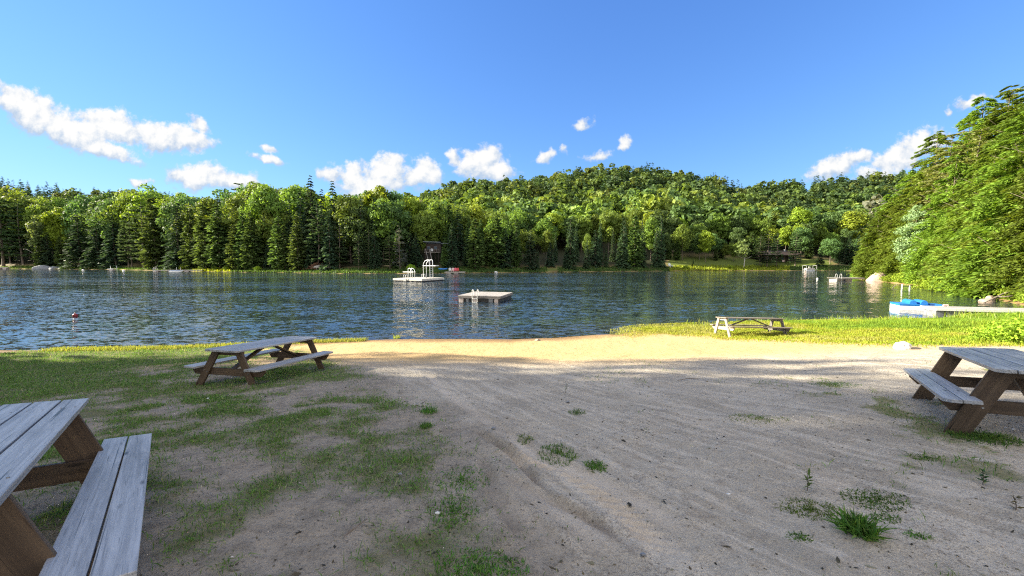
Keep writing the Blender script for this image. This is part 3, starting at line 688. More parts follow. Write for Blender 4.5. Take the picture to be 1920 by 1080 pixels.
# ------------------------------------------------------------------ built things: materials
def wood(name, light, mid, dark, spec=.35, rough=.6, knots=True):
    m, t, o = mat(name); g = t.new('ShaderNodeAttribute', attribute_name='grain').outputs['Vector']
    a = t.noise(t.mapping(g, (1.3, 38, 38)), 1.0, 5, .65, dist=.6); b = t.noise(t.mapping(g, (.9, 5, 5)), 1.0, 3, .6); c = t.noise(t.mapping(g, (5, 160, 160)), 1.0, 3, .7)
    col = t.mix(t.ramp(a, .34, .66), mid, light); col = t.mix(t.ramp(b, .45, .75, 0, .65), col, dark)
    col = t.mix(t.ramp(c, .56, .72, 0, .6), col, tuple(k * .55 for k in dark))
    if knots:
        v = t.new('ShaderNodeTexVoronoi', {'Scale': 1.0, 'Randomness': 1.0}); t.l.new(t.mapping(g, (2.2, 9, 9)), v.inputs['Vector'])
        col = t.mix(t.ramp(v.outputs['Distance'], .16, .05, 0, .85), col, tuple(k * .3 for k in dark))
        cr = t.noise(t.mapping(g, (.7, 60, 60)), 1.0, 2, .5, dist=1.2); col = t.mix(t.ramp(cr, .66, .70, 0, .85), col, tuple(k * .2 for k in dark))
    pbsdf(t, o, col, rough, t.bump(t.math('ADD', a, t.math('MULTIPLY', c, .6)), .35, .006), Specular_IOR_Level=spec); return m
m_grey = wood('weathered grey planks', (.37, .39, .42), (.235, .245, .265), (.10, .10, .105), .55, .42)
m_brown = wood('stained brown timber', (.105, .073, .048), (.07, .047, .031), (.032, .021, .015))
m_pale = wood('bleached timber', (.37, .34, .295), (.28, .255, .22), (.15, .13, .11))
m_old = wood('old brown-grey planks', (.27, .23, .19), (.19, .16, .13), (.09, .075, .06)); m_deck = wood('dock planks', (.40, .37, .335), (.30, .28, .255), (.17, .16, .145))
m_dirtywood = wood('tarry boards', (.22, .20, .18), (.13, .12, .11), (.05, .045, .04))
def plain(name, col, rough=.5, var=.25, metallic=0.0, scale=6.0):
    m, t, o = mat(name); p = t.new('ShaderNodeTexCoord').outputs['Object']; n = t.noise(p, scale, 4, .6)
    pbsdf(t, o, t.mix(t.ramp(n, .3, .72), col, tuple(c * (1 - var) for c in col)), rough, Metallic=metallic); return m
m_white = plain('white paint', (.78, .78, .76), .4, .15); m_lift = plain('galvanised grey', (.34, .34, .34), .5, .2); m_cream = plain('cream boards', (.56, .53, .47), .6, .35, 0.0, 1.5); m_alu = plain('pale aluminium', (.72, .74, .76), .35, .15, .3)
m_float = plain('grey float plastic', (.19, .20, .215), .5, .3); m_dark = plain('dark float', (.035, .035, .035), .6)
m_blue = plain('blue plastic', (.02, .17, .50), .35, .2); m_red = plain('red plastic', (.22, .012, .015), .4, .3)
m_pink = plain('pink paint', (.70, .10, .16), .5, .15); m_palepink = plain('pale pink paint', (.75, .52, .50), .5, .15); m_redpaint = plain('red paint', (.55, .05, .05), .5, .2)
m_log = wood('dark cabin logs', (.045, .028, .021), (.03, .019, .015), (.014, .01, .008), knots=False)
m_roof = plain('grey roof', (.17, .20, .24), .6, .3); m_glass = plain('window glass', (.05, .07, .10), .08, .2)
m_steel = plain('bolt steel', (.3, .3, .3), .4, .2, .8); m_rust = plain('rusty brown tarp', (.24, .12, .07), .85, .5, scale=2.5)
m_tank = plain('pale float blocks', (.55, .47, .43), .6, .25)
def stone(name, a, b):
    m, t, o = mat(name); p = t.new('ShaderNodeTexCoord').outputs['Object']; n = t.noise(p, 2.2, 6, .65); n2 = t.noise(p, 14, 4, .6)
    pbsdf(t, o, t.mix(t.ramp(n2, .5, .7, 0, .5), t.mix(t.ramp(n, .35, .65), a, b), (.14, .12, .10)), .85, t.bump(t.math('ADD', n, t.math('MULTIPLY', n2, .3)), .6, .12)); return m
m_granite = stone('pinkish granite', (.36, .27, .21), (.27, .205, .165)); m_greyrock = stone('grey rock', (.22, .24, .26), (.15, .16, .18)); m_whiterock = stone('white rock', (.80, .79, .75), (.66, .65, .62))
m_stick = bark_material('driftwood', (.11, .085, .065), (.20, .17, .14))

# ------------------------------------------------------------------ picnic tables
def outline(mb, x0, x1, y0, y1, z0, z1, c=(0, 0, 0, 0)):
    """plank with clipped corners (x0y0, x1y0, x1y1, x0y1)"""
    p = []
    for (x, y, k, ax, ay) in ((x0, y0, c[0], 1, 1), (x1, y0, c[1], -1, 1), (x1, y1, c[2], -1, -1), (x0, y1, c[3], 1, -1)):
        if k:
            q = [(x + ax * k, y), (x, y + ay * k)]; p += q if (ax * ay < 0) else q[::-1]
        else: p.append((x, y))
    o = random.uniform(0, 60); n = len(p); vs = [(a, b, z) for z in (z0, z1) for a, b in p]
    mb.add(vs, [tuple(range(n - 1, -1, -1)), tuple(range(n, 2 * n))] + [(i, (i + 1) % n, n + (i + 1) % n, n + i) for i in range(n)], [(a + o, b + o, z) for a, b, z in vs])
def picnic_table(pos, yaw, tx, ty, L, B, LS, FS, leg_w, chip, label, mtop, mleg, brace=True, bench_boards=2, pale_end=None):
    Rm = Matrix.Rotation(R_(tx), 4, 'Y') @ Matrix.Rotation(R_(ty), 4, 'X') @ Matrix.Rotation(R_(yaw), 4, 'Z')
    e = empty('picnic_table', (0, 0, 0), 0, label, 'picnic table', 'picnic tables on the beach')
    e.matrix_world = Matrix.Translation(pos) @ Rm
    W = .72; n = 5; bw = (W - .01 * (n - 1)) / n; mb = MB()
    for i in range(n):
        y0 = -W / 2 + i * (bw + .01); dx = random.uniform(-.006, .006); dz = random.uniform(-.002, .002)
        c = [0, 0, 0, 0]
        if i == 0: c[0] = c[1] = chip
        if i == n - 1: c[2] = c[3] = chip
        outline(mb, -L / 2 + dx, L / 2 + dx, y0, y0 + bw, .712 + dz, .75 + dz, c)
    top_o = mb.build('tabletop', mtop, e, .004); mb = MB()
    for i in range(n):
        for s in (-1, 1):
            for dy in (-.035, .035): yc = -W / 2 + i * (bw + .01) + bw / 2 + dy + random.uniform(-.006, .006); xc = s * (LS - .041) + random.uniform(-.008, .008); mb.tube([(xc, yc, .749), (xc, yc, .7525)], .0055, 7)
    mb.build('nail_heads', m_steel, top_o)
    for s in (-1, 1):
        mb = MB(); ybo = s * B / 2; ww = .14 if bench_boards == 2 else .25
        for k in range(bench_boards):
            a, b = ybo - s * (k * (ww + .008)), ybo - s * (k * (ww + .008) + ww); y0, y1 = min(a, b), max(a, b); dx = random.uniform(-.008, .008)
            c = [0, 0, 0, 0]
            if k == 0: c = [chip, chip, 0, 0] if s < 0 else [0, 0, chip, chip]
            outline(mb, -L / 2 + dx, L / 2 + dx, y0, y1, .372, .41, c)
        mb.build('bench', mtop, e, .004)
        m_end = pale_end if (pale_end and s < 0) else mleg
        xb = s * (LS - .041); mb = MB(); h0, h1 = .23, .370; pr = [(-B / 2 + .10, h0), (B / 2 - .10, h0), (B / 2 - .02, h1 - .04), (B / 2 - .02, h1), (-B / 2 + .02, h1), (-B / 2 + .02, h1 - .04)]
        vs = [(xb + q * .019, y, z) for q in (-1, 1) for y, z in pr]; k = len(pr); o = random.uniform(0, 60)
        mb.add(vs, [tuple(range(k - 1, -1, -1)), tuple(range(k, 2 * k))] + [(i, (i + 1) % k, k + (i + 1) % k, k + i) for i in range(k)], [(y + o, z + o, x) for x, y, z in vs])
        mb.build('bench_beam', m_end, e, .003)
        mb = MB(); mb.beam((s * (LS - .041), -W / 2 + .05, .665), (s * (LS - .041), W / 2 - .05, .665), .038, .09); mb.build('top_cleat', m_end, e, .003)
        for q in (-1, 1):
            mb = MB(); yt, yf, zt, zb = q * .235, q * FS, .710, -.06; ang = math.atan2(zt, abs(yf - yt)); hw = leg_w / 2 / math.sin(ang); x0 = s * LS
            slope = (yf - yt) / zt; yfb = yt + slope * (zt - zb)
            vs = [(x0 + dx * .019, y, z) for dx in (-1, 1) for y, z in ((yfb - hw, zb), (yfb + hw, zb), (yt + hw, zt), (yt - hw, zt))]; o = random.uniform(0, 60)
            mb.add(vs, [(3, 2, 1, 0), (4, 5, 6, 7), (0, 1, 5, 4), (1, 2, 6, 5), (2, 3, 7, 6), (3, 0, 4, 7)], [(z / math.sin(ang) + o, (y - yt - slope * (zt - z)) * math.sin(ang) + o, x) for x, y, z in vs])
            lg = mb.build('leg', m_end, e, .003); bb = MB(); yb = yt + slope * (zt - .31)
            for dy in (-.035, .035): bb.tube([(x0 + s * .018, yb + dy, .31 + dy * .5), (x0 + s * .027, yb + dy, .31 + dy * .5)], .011, 8)
            bb.build('bolt', m_steel, lg)
        if brace:
            mb = MB(); mb.beam((s * (LS - .062), 0, .30), (s * .10, 0, .685), .038, .09, (0, 1, 0)); mb.build('brace', mleg, e, .003)
    return e
CZ = CAMZ
picnic_table((-2.858, 1.853, CZ - 1.67), 130.9, 1.1, -8.4, 2.40, 1.51, .85, .60, .184, 0.0, 'nearest picnic table, cut off at the lower left corner, with split grey bench planks', m_grey, m_brown)
picnic_table((-5.364, 8.557, CZ - 2.527), 82.0, 1.5, -4.5, 2.46, 1.62, 1.05, .60, .14, .05, 'brown-legged picnic table seen lengthwise on the bare patch near the left waterline', m_grey, m_brown)
picnic_table((5.957, 4.627, CZ - 1.902), 53.5, -1.8, -6.6, 2.32, 1.51, .87, .62, .184, .06, 'picnic table cut off at the right edge with clipped bench corners', m_grey, m_brown)
picnic_table((9.888, 16.381, CZ - 3.106), 2.9, 1.2, -5.5, 2.56, 1.60, 1.18, .53, .14, .04, 'sunlit far picnic table by the water with a bleached left end', m_old, m_dirtywood, True, 2, m_pale)

# ------------------------------------------------------------------ rafts
def ladder(e, x, y, top, bottom, wid, m, back=.35, rz=0):
    la = None
    for k in (-1, 1):
        mb = MB(); xx = x + k * wid / 2
        pts = [(xx, y - .05, bottom), (xx, y - .05, top - .12)] + [(xx, y - .05 + back / 2 - math.cos(a) * back / 2, top - .12 + math.sin(a) * .14) for a in np.linspace(.3, 2.85, 6)] + [(xx, y - .05 + back, top - .14), (xx, y - .05 + back, .3)]
        mb.tube(pts, .027, 6); mb.build('ladder_rail', m, e, smooth=True)
    z = bottom + .1
    while z < top - .5:
        mb = MB(); mb.beam((x - wid / 2 + .02, y - .05, z), (x + wid / 2 - .02, y - .05, z), .09, .035); mb.build('rung', m, e); z += .27
def raft(e, W, D, top, nf, mdeck, mrim, rim_h):
    mb = MB(); nb = int(W / .15)
    for i in range(nb): mb.beam((-W / 2 + (i + .5) * W / nb, -D / 2, top - .02), (-W / 2 + (i + .5) * W / nb, D / 2, top - .02), W / nb - .012, .04)
    mb.build('deck', mdeck, e)
    for a, b in (((-W / 2, -D / 2), (W / 2, -D / 2)), ((W / 2, -D / 2), (W / 2, D / 2)), ((W / 2, D / 2), (-W / 2, D / 2)), ((-W / 2, D / 2), (-W / 2, -D / 2))):
        v = Vector((b[0] - a[0], b[1] - a[1], 0)).normalized() * .03
        mb = MB(); z = top - .045 - rim_h / 2; mb.beam((a[0] - v.x * 0, a[1], z), (b[0] - v.x, b[1] - v.y, z), .045, rim_h); mb.build('rim_board', mrim, e)
e = empty('swim_raft', (-2.15, 33.55, 0), -.24, 'low grey swim raft with a ladder and dark gaps underneath, nearest to the beach', 'raft', 'rafts on the lake')
raft(e, 3.55, 4.15, .52, 4, m_deck, m_dirtywood, .17)
for k, x in enumerate((-1.55, -1.0, -.35, .95, 1.4)):
    mb = MB(); mb.beam((x, -1.98, .14), (x, 1.98, .14), (.36, .2, .42, .36, .3)[k], .35); mb.build('float', m_float if k in (1, 3) else m_tank, e, .03)
mb = MB(); mb.beam((-1.7, 0, .11), (1.7, 0, .11), 3.7, .3); mb.build('float', m_dark, e)
ladder(e, -.32, -2.08, .98, -.35, .42, m_white)
e = empty('diving_raft', (-15.25, 65.2, 0), -.47, 'white raft carrying a high and a low diving board', 'raft', 'rafts on the lake')
raft(e, 5.9, 5.7, .50, 6, m_cream, m_cream, .26)
for x in np.linspace(-2.5, 2.5, 6): mb = MB(); mb.beam((x, -2.7, .10), (x, 2.7, .10), .5, .26); mb.build('float', m_tank, e, .03)
mb = MB(); mb.beam((-2.85, 0, .07), (2.85, 0, .07), 5.4, .2); mb.build('float', m_dark, e)
def tower(px0, dirx, h, board, arch, y0, wid, L0, L1):
    for s in (-1, 1):
        y = y0 + s * wid / 2; mb = MB()
        pts = [(px0, y, .5), (px0, y, board + .1)] + [(px0 + dirx * arch * (1 - math.cos(a)), y, board + .1 + (h - board - .1) * math.sin(a)) for a in np.linspace(.2, math.pi / 2, 7)] + [(px0 + dirx * (arch + .22), y, h), (px0 + dirx * (arch + .32), y, h - .12), (px0 + dirx * (arch + .34), y, .5)]
        mb.tube(pts, .05, 6); mb.build('tower_rail', m_alu, e, smooth=True)
    mb = MB(); mb.beam((px0 + dirx * L0, y0, board), (px0 + dirx * L1, y0, board), wid + .1, .11); mb.build('diving_board', m_white, e)
    for z in np.arange(.8, board - .1, .32): mb = MB(); mb.beam((px0 + dirx * (arch + .34), y0 - wid / 2, z), (px0 + dirx * (arch + .34), y0 + wid / 2, z), .06, .04); mb.build('rung', m_alu, e)
tower(.75, 1, 3.45, 2.5, 1.0, .6, .75, -.1, 2.5)
tower(-1.15, -1, 2.05, 1.45, .55, 0, .6, -.15, 2.0)
ladder(e, -.35, -2.95, 1.1, -.2, .42, m_white); ladder(e, 1.55, -.9, 1.15, .5, .42, m_white)

# ------------------------------------------------------------------ right dock and pedal boat
e = empty('dock', (24.97, 23.3, 0), math.atan2(-1.2, 4.0), 'white-edged dock on grey floats running to the right bank', 'dock')
mb = MB()
for i in range(38): mb.beam((.07 + i * .165, -.02, .51), (.07 + i * .165, 1.22, .51), .15, .035)
mb.build('deck', m_deck, e)
for y in (-.05, 1.25): mb = MB(); mb.beam((-.02, y, .455), (6.3, y, .455), .05, .15); mb.build('fascia', m_white, e, .004)
mb = MB(); mb.beam((-.045, -.02, .455), (-.045, 1.22, .455), .05, .15); mb.build('fascia', m_white, e)
for x, wd in ((.24, .42), (1.0, .92), (1.95, .55)): mb = MB(); mb.box((x, .6, .16), (wd, 1.1, .42)); mb.build('float', m_float, e, .04)
for x in (2.45, 2.65, 4.3): mb = MB(); mb.tube([(x, .02, -1.2), (x, .02, .37)], .06, 8); mb.build('post', m_brown, e)
mb = MB(); mb.tube([(.95, 1.0, .53), (.95, 1.0, .62), (1.15, 1.0, .62), (1.15, 1.0, .53)], .05, 6); mb.build('cleat', m_palepink, e)
e = empty('pedal_boat', (27.65, 27.0, 0), math.radians(-25), 'blue and white pedal boat moored at the end of the right dock', 'boat')
def hull(L, Wd, z0, z1, bowcut, name, m, flare=.0, rake=.25):
    xs_ = np.linspace(-L / 2, L / 2, 9); vs = []; fs = []
    for x in xs_:
        q = (x + L / 2) / L; wd = Wd / 2 * (1 - bowcut * max(0, q - .55) ** 2 / .2025); zb = z0 + (z1 - z0) * .5 * max(0, q - .7) / .3; zt = z1 - rake * .35 * max(0, q - .45)
        vs += [(x, -wd * (.97 - flare), zb), (x, wd * (.97 - flare), zb), (x, wd, (zb + zt) / 2 + .02), (x, wd, zt), (x, -wd, zt), (x, -wd, (zb + zt) / 2 + .02)]
    for i in range(8):
        for k in range(6): a, b = i * 6 + k, i * 6 + (k + 1) % 6; fs.append((a, b, b + 6, a + 6))
    fs += [tuple(range(5, -1, -1)), tuple(48 + k for k in range(6))]; mb = MB(); mb.add(vs, fs); return mb.build(name, m, e, .02)
hull(2.35, 1.5, -.15, .26, .5, 'hull', m_white)
mb = MB(); vs = []
hb = hull(2.36, 1.52, .26, .40, .5, 'deck', m_blue, rake=.6)
for x in (-.42, .14):
    mb = MB(); mb.prism([(.21 * math.cos(a), .36 + .30 * math.sin(a) ** .8) for a in np.linspace(0, math.pi, 9)], (x, -.58, 0), (x, .58, 0)); mb.build('seat', m_blue, e, .03)
mb = MB(); mb.prism([(-.5, .30), (-.42, .44), (.42, .44), (.5, .30)], (.45, 0, 0), (1.1, 0, -.03)); mb.build('footwell_cover', m_blue, e, .03)

# ------------------------------------------------------------------ rocks and driftwood
def rock(name, loc, sz, m, label, cat, seed, rz=0.0, group=None, flat=1.0):
    import bmesh
    bm = bmesh.new(); bmesh.ops.create_icosphere(bm, subdivisions=4, radius=1)
    r = np.random.default_rng(seed); P = np.array([v.co[:] for v in bm.verts]); o = r.uniform(0, 40, 3)
    pl = norm(r.normal(0, 1, (9, 3))); dd_ = r.uniform(.55, .9, 9)
    for n_, d_ in zip(pl, dd_):
        q = P @ n_ - d_; P = P - np.where(q > 0, q, 0)[:, None] * n_ * .85
    P *= (1 + .22 * fbm(P[:, 0] + o[0], P[:, 1] + P[:, 2] * 1.3 + o[1], 1.6, 4, seed))[:, None]
    for v, p in zip(bm.verts, P): v.co = (p[0] * sz[0], p[1] * sz[1], p[2] * sz[2])
    me = bpy.data.meshes.new(name); bm.to_mesh(me); bm.free(); me.materials.append(m); me.polygons.foreach_set('use_smooth', np.ones(len(me.polygons), bool))
    ob = link(bpy.data.objects.new(name, me)); ob.location = loc; ob.rotation_euler = (0, 0, rz); return tag(ob, label, cat, group)
rock('boulder', (59.0, 64.0, .25), (1.9, 1.6, 1.35), m_granite, 'large sloping pink granite slab at the tip of the right bank', 'boulder', 1, .4)
rock('boulder', (60.6, 61.8, .3), (1.5, 1.3, .95), m_granite, 'smaller pink granite slab just right of the large sloping one', 'boulder', 2, 1.0)
rock('boulder', (51.0, 45.2, .75), (1.7, 1.0, .5), m_granite, 'flat pink slab under overhanging boughs halfway along the right bank', 'boulder', 3, .2)
rock('boulder', (38.6, 32.1, .0), (.8, .5, .26), m_granite, 'low pink rock beneath the fallen branch on the right bank', 'boulder', 4, .3)
rock('boulder', (40.2, 33.2, .15), (.5, .4, .25), m_granite, 'pale rock right of the fallen branch on the right bank', 'boulder', 5, .8)
p = gpt(1689, 654); rock('boulder', (p[0], p[1], p[2] + .06), (.25, .2, .16), m_whiterock, 'white rock lying in the sunny grass left of the right table', 'boulder', 6, .3)
yb = shoreY(88) - .6; rock('boulder', ((80 - 960) / F * yb, yb, -.2), (3.4, 2.2, 1.7), m_greyrock, 'grey boulder at the water on the far left shore', 'boulder', 7, .2)
rock('boulder', ((103 - 960) / F * yb, yb + .6, .1), (2.6, 2.0, 1.25), m_greyrock, 'grey-pink boulder touching the right side of the far left boulder', 'boulder', 8, .9)
rock('boulder', at_z(24, 503.3, 0) + [0, 0, .1], (1.3, .9, .6), m_granite, 'small pale rock between the leftmost jetty and the grey boulders', 'boulder', 9)
p = gpt(1008, 639); rock('stone', (p[0], p[1], p[2] + .01), (.13, .09, .07), m_granite, 'lone brown stone at the water edge of the beach', 'stone', 10)
p = at_z(930, 511.6, 0); rock('stone', (p[0], p[1], .1), (.55, .4, .35), m_whiterock, 'small white rock at the far water edge right of the coloured chairs', 'stone', 12)
e = empty('fallen_tree', (0, 0, 0), 0, 'bare fallen branch slanting from the right bank into the water', 'fallen branch'); 
mb = MB(); A, B_ = at_y(1842, 568, 31.2), at_y(1935, 540, 33.5); A[2] = min(A[2], -.05); M1 = at_y(1882, 551, 32.3); mb.tube([A, M1, B_], [.04, .075, .10], 7); mb.build('trunk', m_stick, e, smooth=True)
mb = MB(); mb.tube([at_y(1868, 557, 32), at_y(1890, 556, 31.6), at_y(1908, 553, 31.4)], [.07, .05, .03], 6); mb.build('limb', m_stick, e)
mb = MB(); mb.tube([at_y(1882, 551, 32.3), at_y(1905, 541, 32.0), at_y(1925, 538, 31.7)], [.08, .05, .03], 6); mb.build('limb', m_stick, e)
e = empty('post_frame', (44.9, 45.7, 0), .2, 'two white posts with a rail standing in the water by the right bank', 'posts')
for x, h in ((0, .62), (1.15, .42)): mb = MB(); mb.tube([(x, 0, -1), (x, 0, h)], .07, 7); mb.build('post', m_white, e)
mb = MB(); mb.beam((.08, 0, .38), (1.07, 0, .33), .06, .07); mb.build('rail', m_pale, e)
mb = MB(); p = at_z(1676, 540, 0); mb.tube([(p[0] - .3, p[1], -.1), (p[0] + .35, p[1], .45)], .04, 5); tag(mb.build('stick', m_stick), 'short bare stick poking out of the water left of the white posts', 'stick')

# ------------------------------------------------------------------ far shore things
def buoy(px, py, rad, m, label, m2=None):
    p = at_z(px, py, 0); e = empty('buoy', tuple(p), 0, label, 'buoy'); mb = MB()
    mb.tube([(0, 0, rad * (math.sin(a) + .35)) for a in np.linspace(-1.5, 1.5, 9)], [max(rad * math.cos(a), .01) for a in np.linspace(-1.5, 1.5, 9)], 12, False); mb.build('ball', m, e, smooth=True)
    mb = MB(); mb.tube([(rad * math.cos(a) * .25, 0, rad * (1.4 + .25 * math.sin(a))) for a in np.linspace(0, 2 * math.pi, 9)], rad * .09, 5); mb.build('ring', m2 or m, e)
buoy(141, 593, .125, m_red, 'dark red buoy floating off the left beach', m_palepink)
buoy(156, 507.5, .32, m_white, 'white mooring ball left of the white swim platform')
buoy(232, 508.5, .32, m_white, 'white mooring ball right of the white swim platform')
buoy(1532.5, 523.5, .17, m_white, 'tiny white buoy left of the point dock')
def jetty(name, p0, p1, top, wid, m, label, fl, cat='dock', group=None, posts=0):
    p0, p1 = Vector(p0), Vector(p1); d = p1 - p0; e = empty(name, (p0.x, p0.y, 0), math.atan2(d.y, d.x), label, cat, group); L = d.length
    mb = MB(); nb = max(4, int(L / .3))
    for i in range(nb): mb.beam(((i + .5) * L / nb, -wid / 2, top - .02), ((i + .5) * L / nb, wid / 2, top - .02), L / nb - .02, .05)
    mb.build('deck', m, e); mb = MB(); mb.beam((0, -wid / 2, top - .13), (L, -wid / 2, top - .13), .06, .16); mb.build('fascia', m, e)
    for x in fl: mb = MB(); mb.box((x, 0, (top - .2) / 2 - .05), (1.15, wid * .8, top - .15)); mb.build('float', m_tank, e, .04)
    for x in np.linspace(.15, L - .15, posts) if posts else (): mb = MB(); mb.tube([(x, -wid / 2 - .05, -1.2), (x, -wid / 2 - .05, top + .7)], .06, 6); mb.build('post', m_white, e)
    return e
Yp = 157; jetty('jetty', ((-4 - 960) / F * Yp, Yp, 0), ((17 - 960) / F * Yp, Yp + .5, 0), .75, 1.6, m_deck, 'leftmost jetty, a pale plank walkway on the far shore', (1, 3))
Yp = 139; e = jetty('swim_platform', ((206 - 960) / F * Yp, Yp, 0), ((217 - 960) / F * Yp, Yp, 0), .55, 1.5, m_white, 'small white swim platform with two thin posts on the far left water', (1,), 'raft', None, 0)
for x in (.4, 2.6): mb = MB(); mb.tube([(x, 0, -.5), (x, 0, 1.55)], .07, 6); mb.build('post', m_white, e)
Yp = 121; e = jetty('jetty', ((290 - 960) / F * Yp, Yp, 0), ((372 - 960) / F * Yp, Yp + 2.2, 0), .5, 1.5, m_deck, 'long far jetty with white ladder loops at its left end', (.7, 4.5, 9))
for x in (.2, .75):
    mb = MB(); mb.tube([(x, -.85, -.2)] + [(x, -.4 - math.cos(a) * .45, .85 + math.sin(a) * .35) for a in np.linspace(0, math.pi, 7)] + [(x, .05, .5)], .06, 6); mb.build('ladder_rail', m_white, e)
for x in (5.5, 6.6): mb = MB(); mb.tube([(x, .8, -.5), (x, .8, 1.3)], .05, 6); mb.build('post', m_alu, e)
e = empty('rowing_boat', ((332 - 960) / F * 118.7, 118.7, 0), .05, 'pale blue and white rowing boat moored along the long far jetty', 'boat')
hull(3.4, 1.3, -.1, .42, .75, 'hull', m_white); hull(3.42, 1.32, .42, .5, .75, 'gunwale', m_blue)
# upturned boat and brush pile
Yp = shoreY(600) + 4.0; zb = gz((605 - 960) / F * Yp, Yp)
e = empty('upturned_boat', ((606 - 960) / F * Yp, Yp, zb), -.05, 'pale upturned boat resting on trestles on the far lawn', 'boat')
xs_ = np.linspace(-2.4, 2.4, 13); vs = []; fs = []
for x in xs_:
    q = 1 - (abs(x) / 2.45) ** 2.4; wd = .85 * q ** .6 + .03
    vs += [(x, wd * math.cos(a), .62 + .62 * q ** .5 * math.sin(a) ** .8) for a in np.linspace(0, math.pi, 8)]
for i in range(12):
    for k in range(7): a = i * 8 + k; fs.append((a, a + 1, a + 9, a + 8))
mb = MB(); mb.add(vs, fs); mb.build('hull', m_pale, e, smooth=True); e.scale = (1.15, 1.15, 1.25)
for x in (-1.2, 1.2):
    mb = MB(); mb.beam((x, -.8, .55), (x, .8, .55), .12, .12)
    for y in (-.6, .6): mb.beam((x, y, -.1), (x, y, .5), .1, .1, (1, 0, 0))
    mb.build('trestle', m_pale, e)
e = empty('brush_pile', ((597 - 960) / F * (Yp + 1.8), Yp + 1.8, gz((597 - 960) / F * (Yp + 1.8), Yp + 1.8)), 0, 'rusty brown brush pile heaped behind the upturned boat', 'brush pile')
r = np.random.default_rng(3); n = 900; c = np.stack([r.normal(0, 1.5, n), r.normal(0, .7, n), r.random(n) * 1.0], 1); c[:, 2] = r.random(n) * 1.9 * np.exp(-(c[:, 0] / 1.9) ** 2)
a = norm(np.stack([r.normal(0, 1, n), r.normal(0, .5, n), r.normal(0, .3, n)], 1)); b = norm(np.cross(a, r.normal(0, 1, (n, 3))))
v, f = kites(c, a * .55, b * .09); mk_np('twigs', v, f, m_rust, e)
mb = MB()
for k in range(6): mb.tube([(-2.2 + k * .3, -.5, .2 + k * .1), (1.6 + k * .1, -.6, .35 + k * .12)], .07, 5)
mb.build('branch', m_pale, e)
# hillside cabin
Yc = shoreY(815) + 9; e = empty('cabin', ((812 - 960) / F * Yc, Yc, 0), -.12, 'small dark cabin on stilts among trees, with a grey roof and stairs to the water', 'cabin')
zt = 3.3 + Yc * (489 - 459) / F; zw = 3.3 + Yc * (489 - 473) / F; zg = gz(*e.location[:2])
mb = MB(); mb.box((.2, 1.6, (zt + zw) / 2 + .1), (4.4, 3.2, zt - zw + .2)); mb.build('wall', m_log, e)
mb = MB(); mb.beam((-2.6, .3, zt + .45), (2.6, .3, zt + .25), 2.6, .14, (0, .35, 1)); mb.build('roof', m_roof, e)
mb = MB(); mb.beam((2.3, 1.5, zt + .12), (4.6, 1.5, zt), 2.2, .12, (0, .3, 1)); mb.build('porch_roof', m_roof, e)
for x in (-1.2, .9):
    mb = MB(); mb.box((x, -.03, zw + 1.25), (.95, .08, .95)); wnd = mb.build('window', m_dirtywood, e); mb = MB(); mb.box((x, -.08, zw + 1.25), (.78, .04, .78)); mb.build('pane', m_glass, wnd)
mb = MB(); mb.box((.2, -.75, zw - .05), (4.6, 1.5, .12)); mb.build('deck', m_pale, e)
for x in (-1.9, 0, 2.2):
    for y in (-1.3, 2.8): mb = MB(); mb.beam((x, y, zg - .8), (x, y, zw - .12), .16, .16, (1, 0, 0)); mb.build('stilt', m_log, e)
mb = MB()
for x in np.linspace(-1.9, 2.3, 7): mb.beam((x, -1.45, zw), (x, -1.45, zw + .85), .07, .07, (1, 0, 0))
mb.beam((-2.0, -1.45, zw + .88), (2.4, -1.45, zw + .88), .09, .06); mb.build('deck_rail', m_dirtywood, e)
zs_ = 1.0
for dy in (0, 1.1):
    mb = MB(); mb.beam((-1.6 + dy, -1.6, zw), (1.0 + dy, -6.2, zs_), .06, .25); mb.build('stair_stringer', m_log, e)
    mb = MB(); mb.beam((-1.6 + dy, -1.6, zw + .9), (1.0 + dy, -6.2, zs_ + .9), .08, .08); mb.build('stair_rail', m_deck, e)
for k in range(14):
    q = (k + .5) / 14; mb = MB(); mb.box((-1.6 + 2.6 * q + .55, -1.6 - 4.6 * q, zw + (zs_ - zw) * q), (1.2, .3, .05)); mb.build('stair_tread', m_dirtywood, e)
p = (810.5 - 960) / F * (Yc - 1); mb = MB(); vs = []
e2 = empty('deck_chair', (p, Yc - 1.1, zw + .02), .2, 'white chair on the deck of the hillside cabin', 'chair')
def chair(e, m):
    mb = MB(); mb.beam((0, -.35, .36), (0, .25, .26), .52, .05, (0, 0, 1)); mb.build('seat', m, e)
    mb = MB()
    for k in range(4): mb.beam((-.21 + k * .14, .22, .25), (-.27 + k * .18, .55, 1.05 - .06 * abs(k - 1.5)), .12, .03, (0, 1, .4))
    mb.build('backrest', m, e)
    for s in (-1, 1):
        mb = MB(); mb.beam((s * .33, -.45, .56), (s * .33, .38, .52), .13, .04); mb.build('armrest', m, e)
        mb = MB(); mb.beam((s * .29, -.36, 0), (s * .29, -.36, .54), .08, .05, (1, 0, 0)); mb.build('leg', m, e)
        mb = MB(); mb.beam((s * .27, -.36, .34), (s * .27, .5, .0), .04, .12); mb.build('leg', m, e)
chair(e2, m_white)
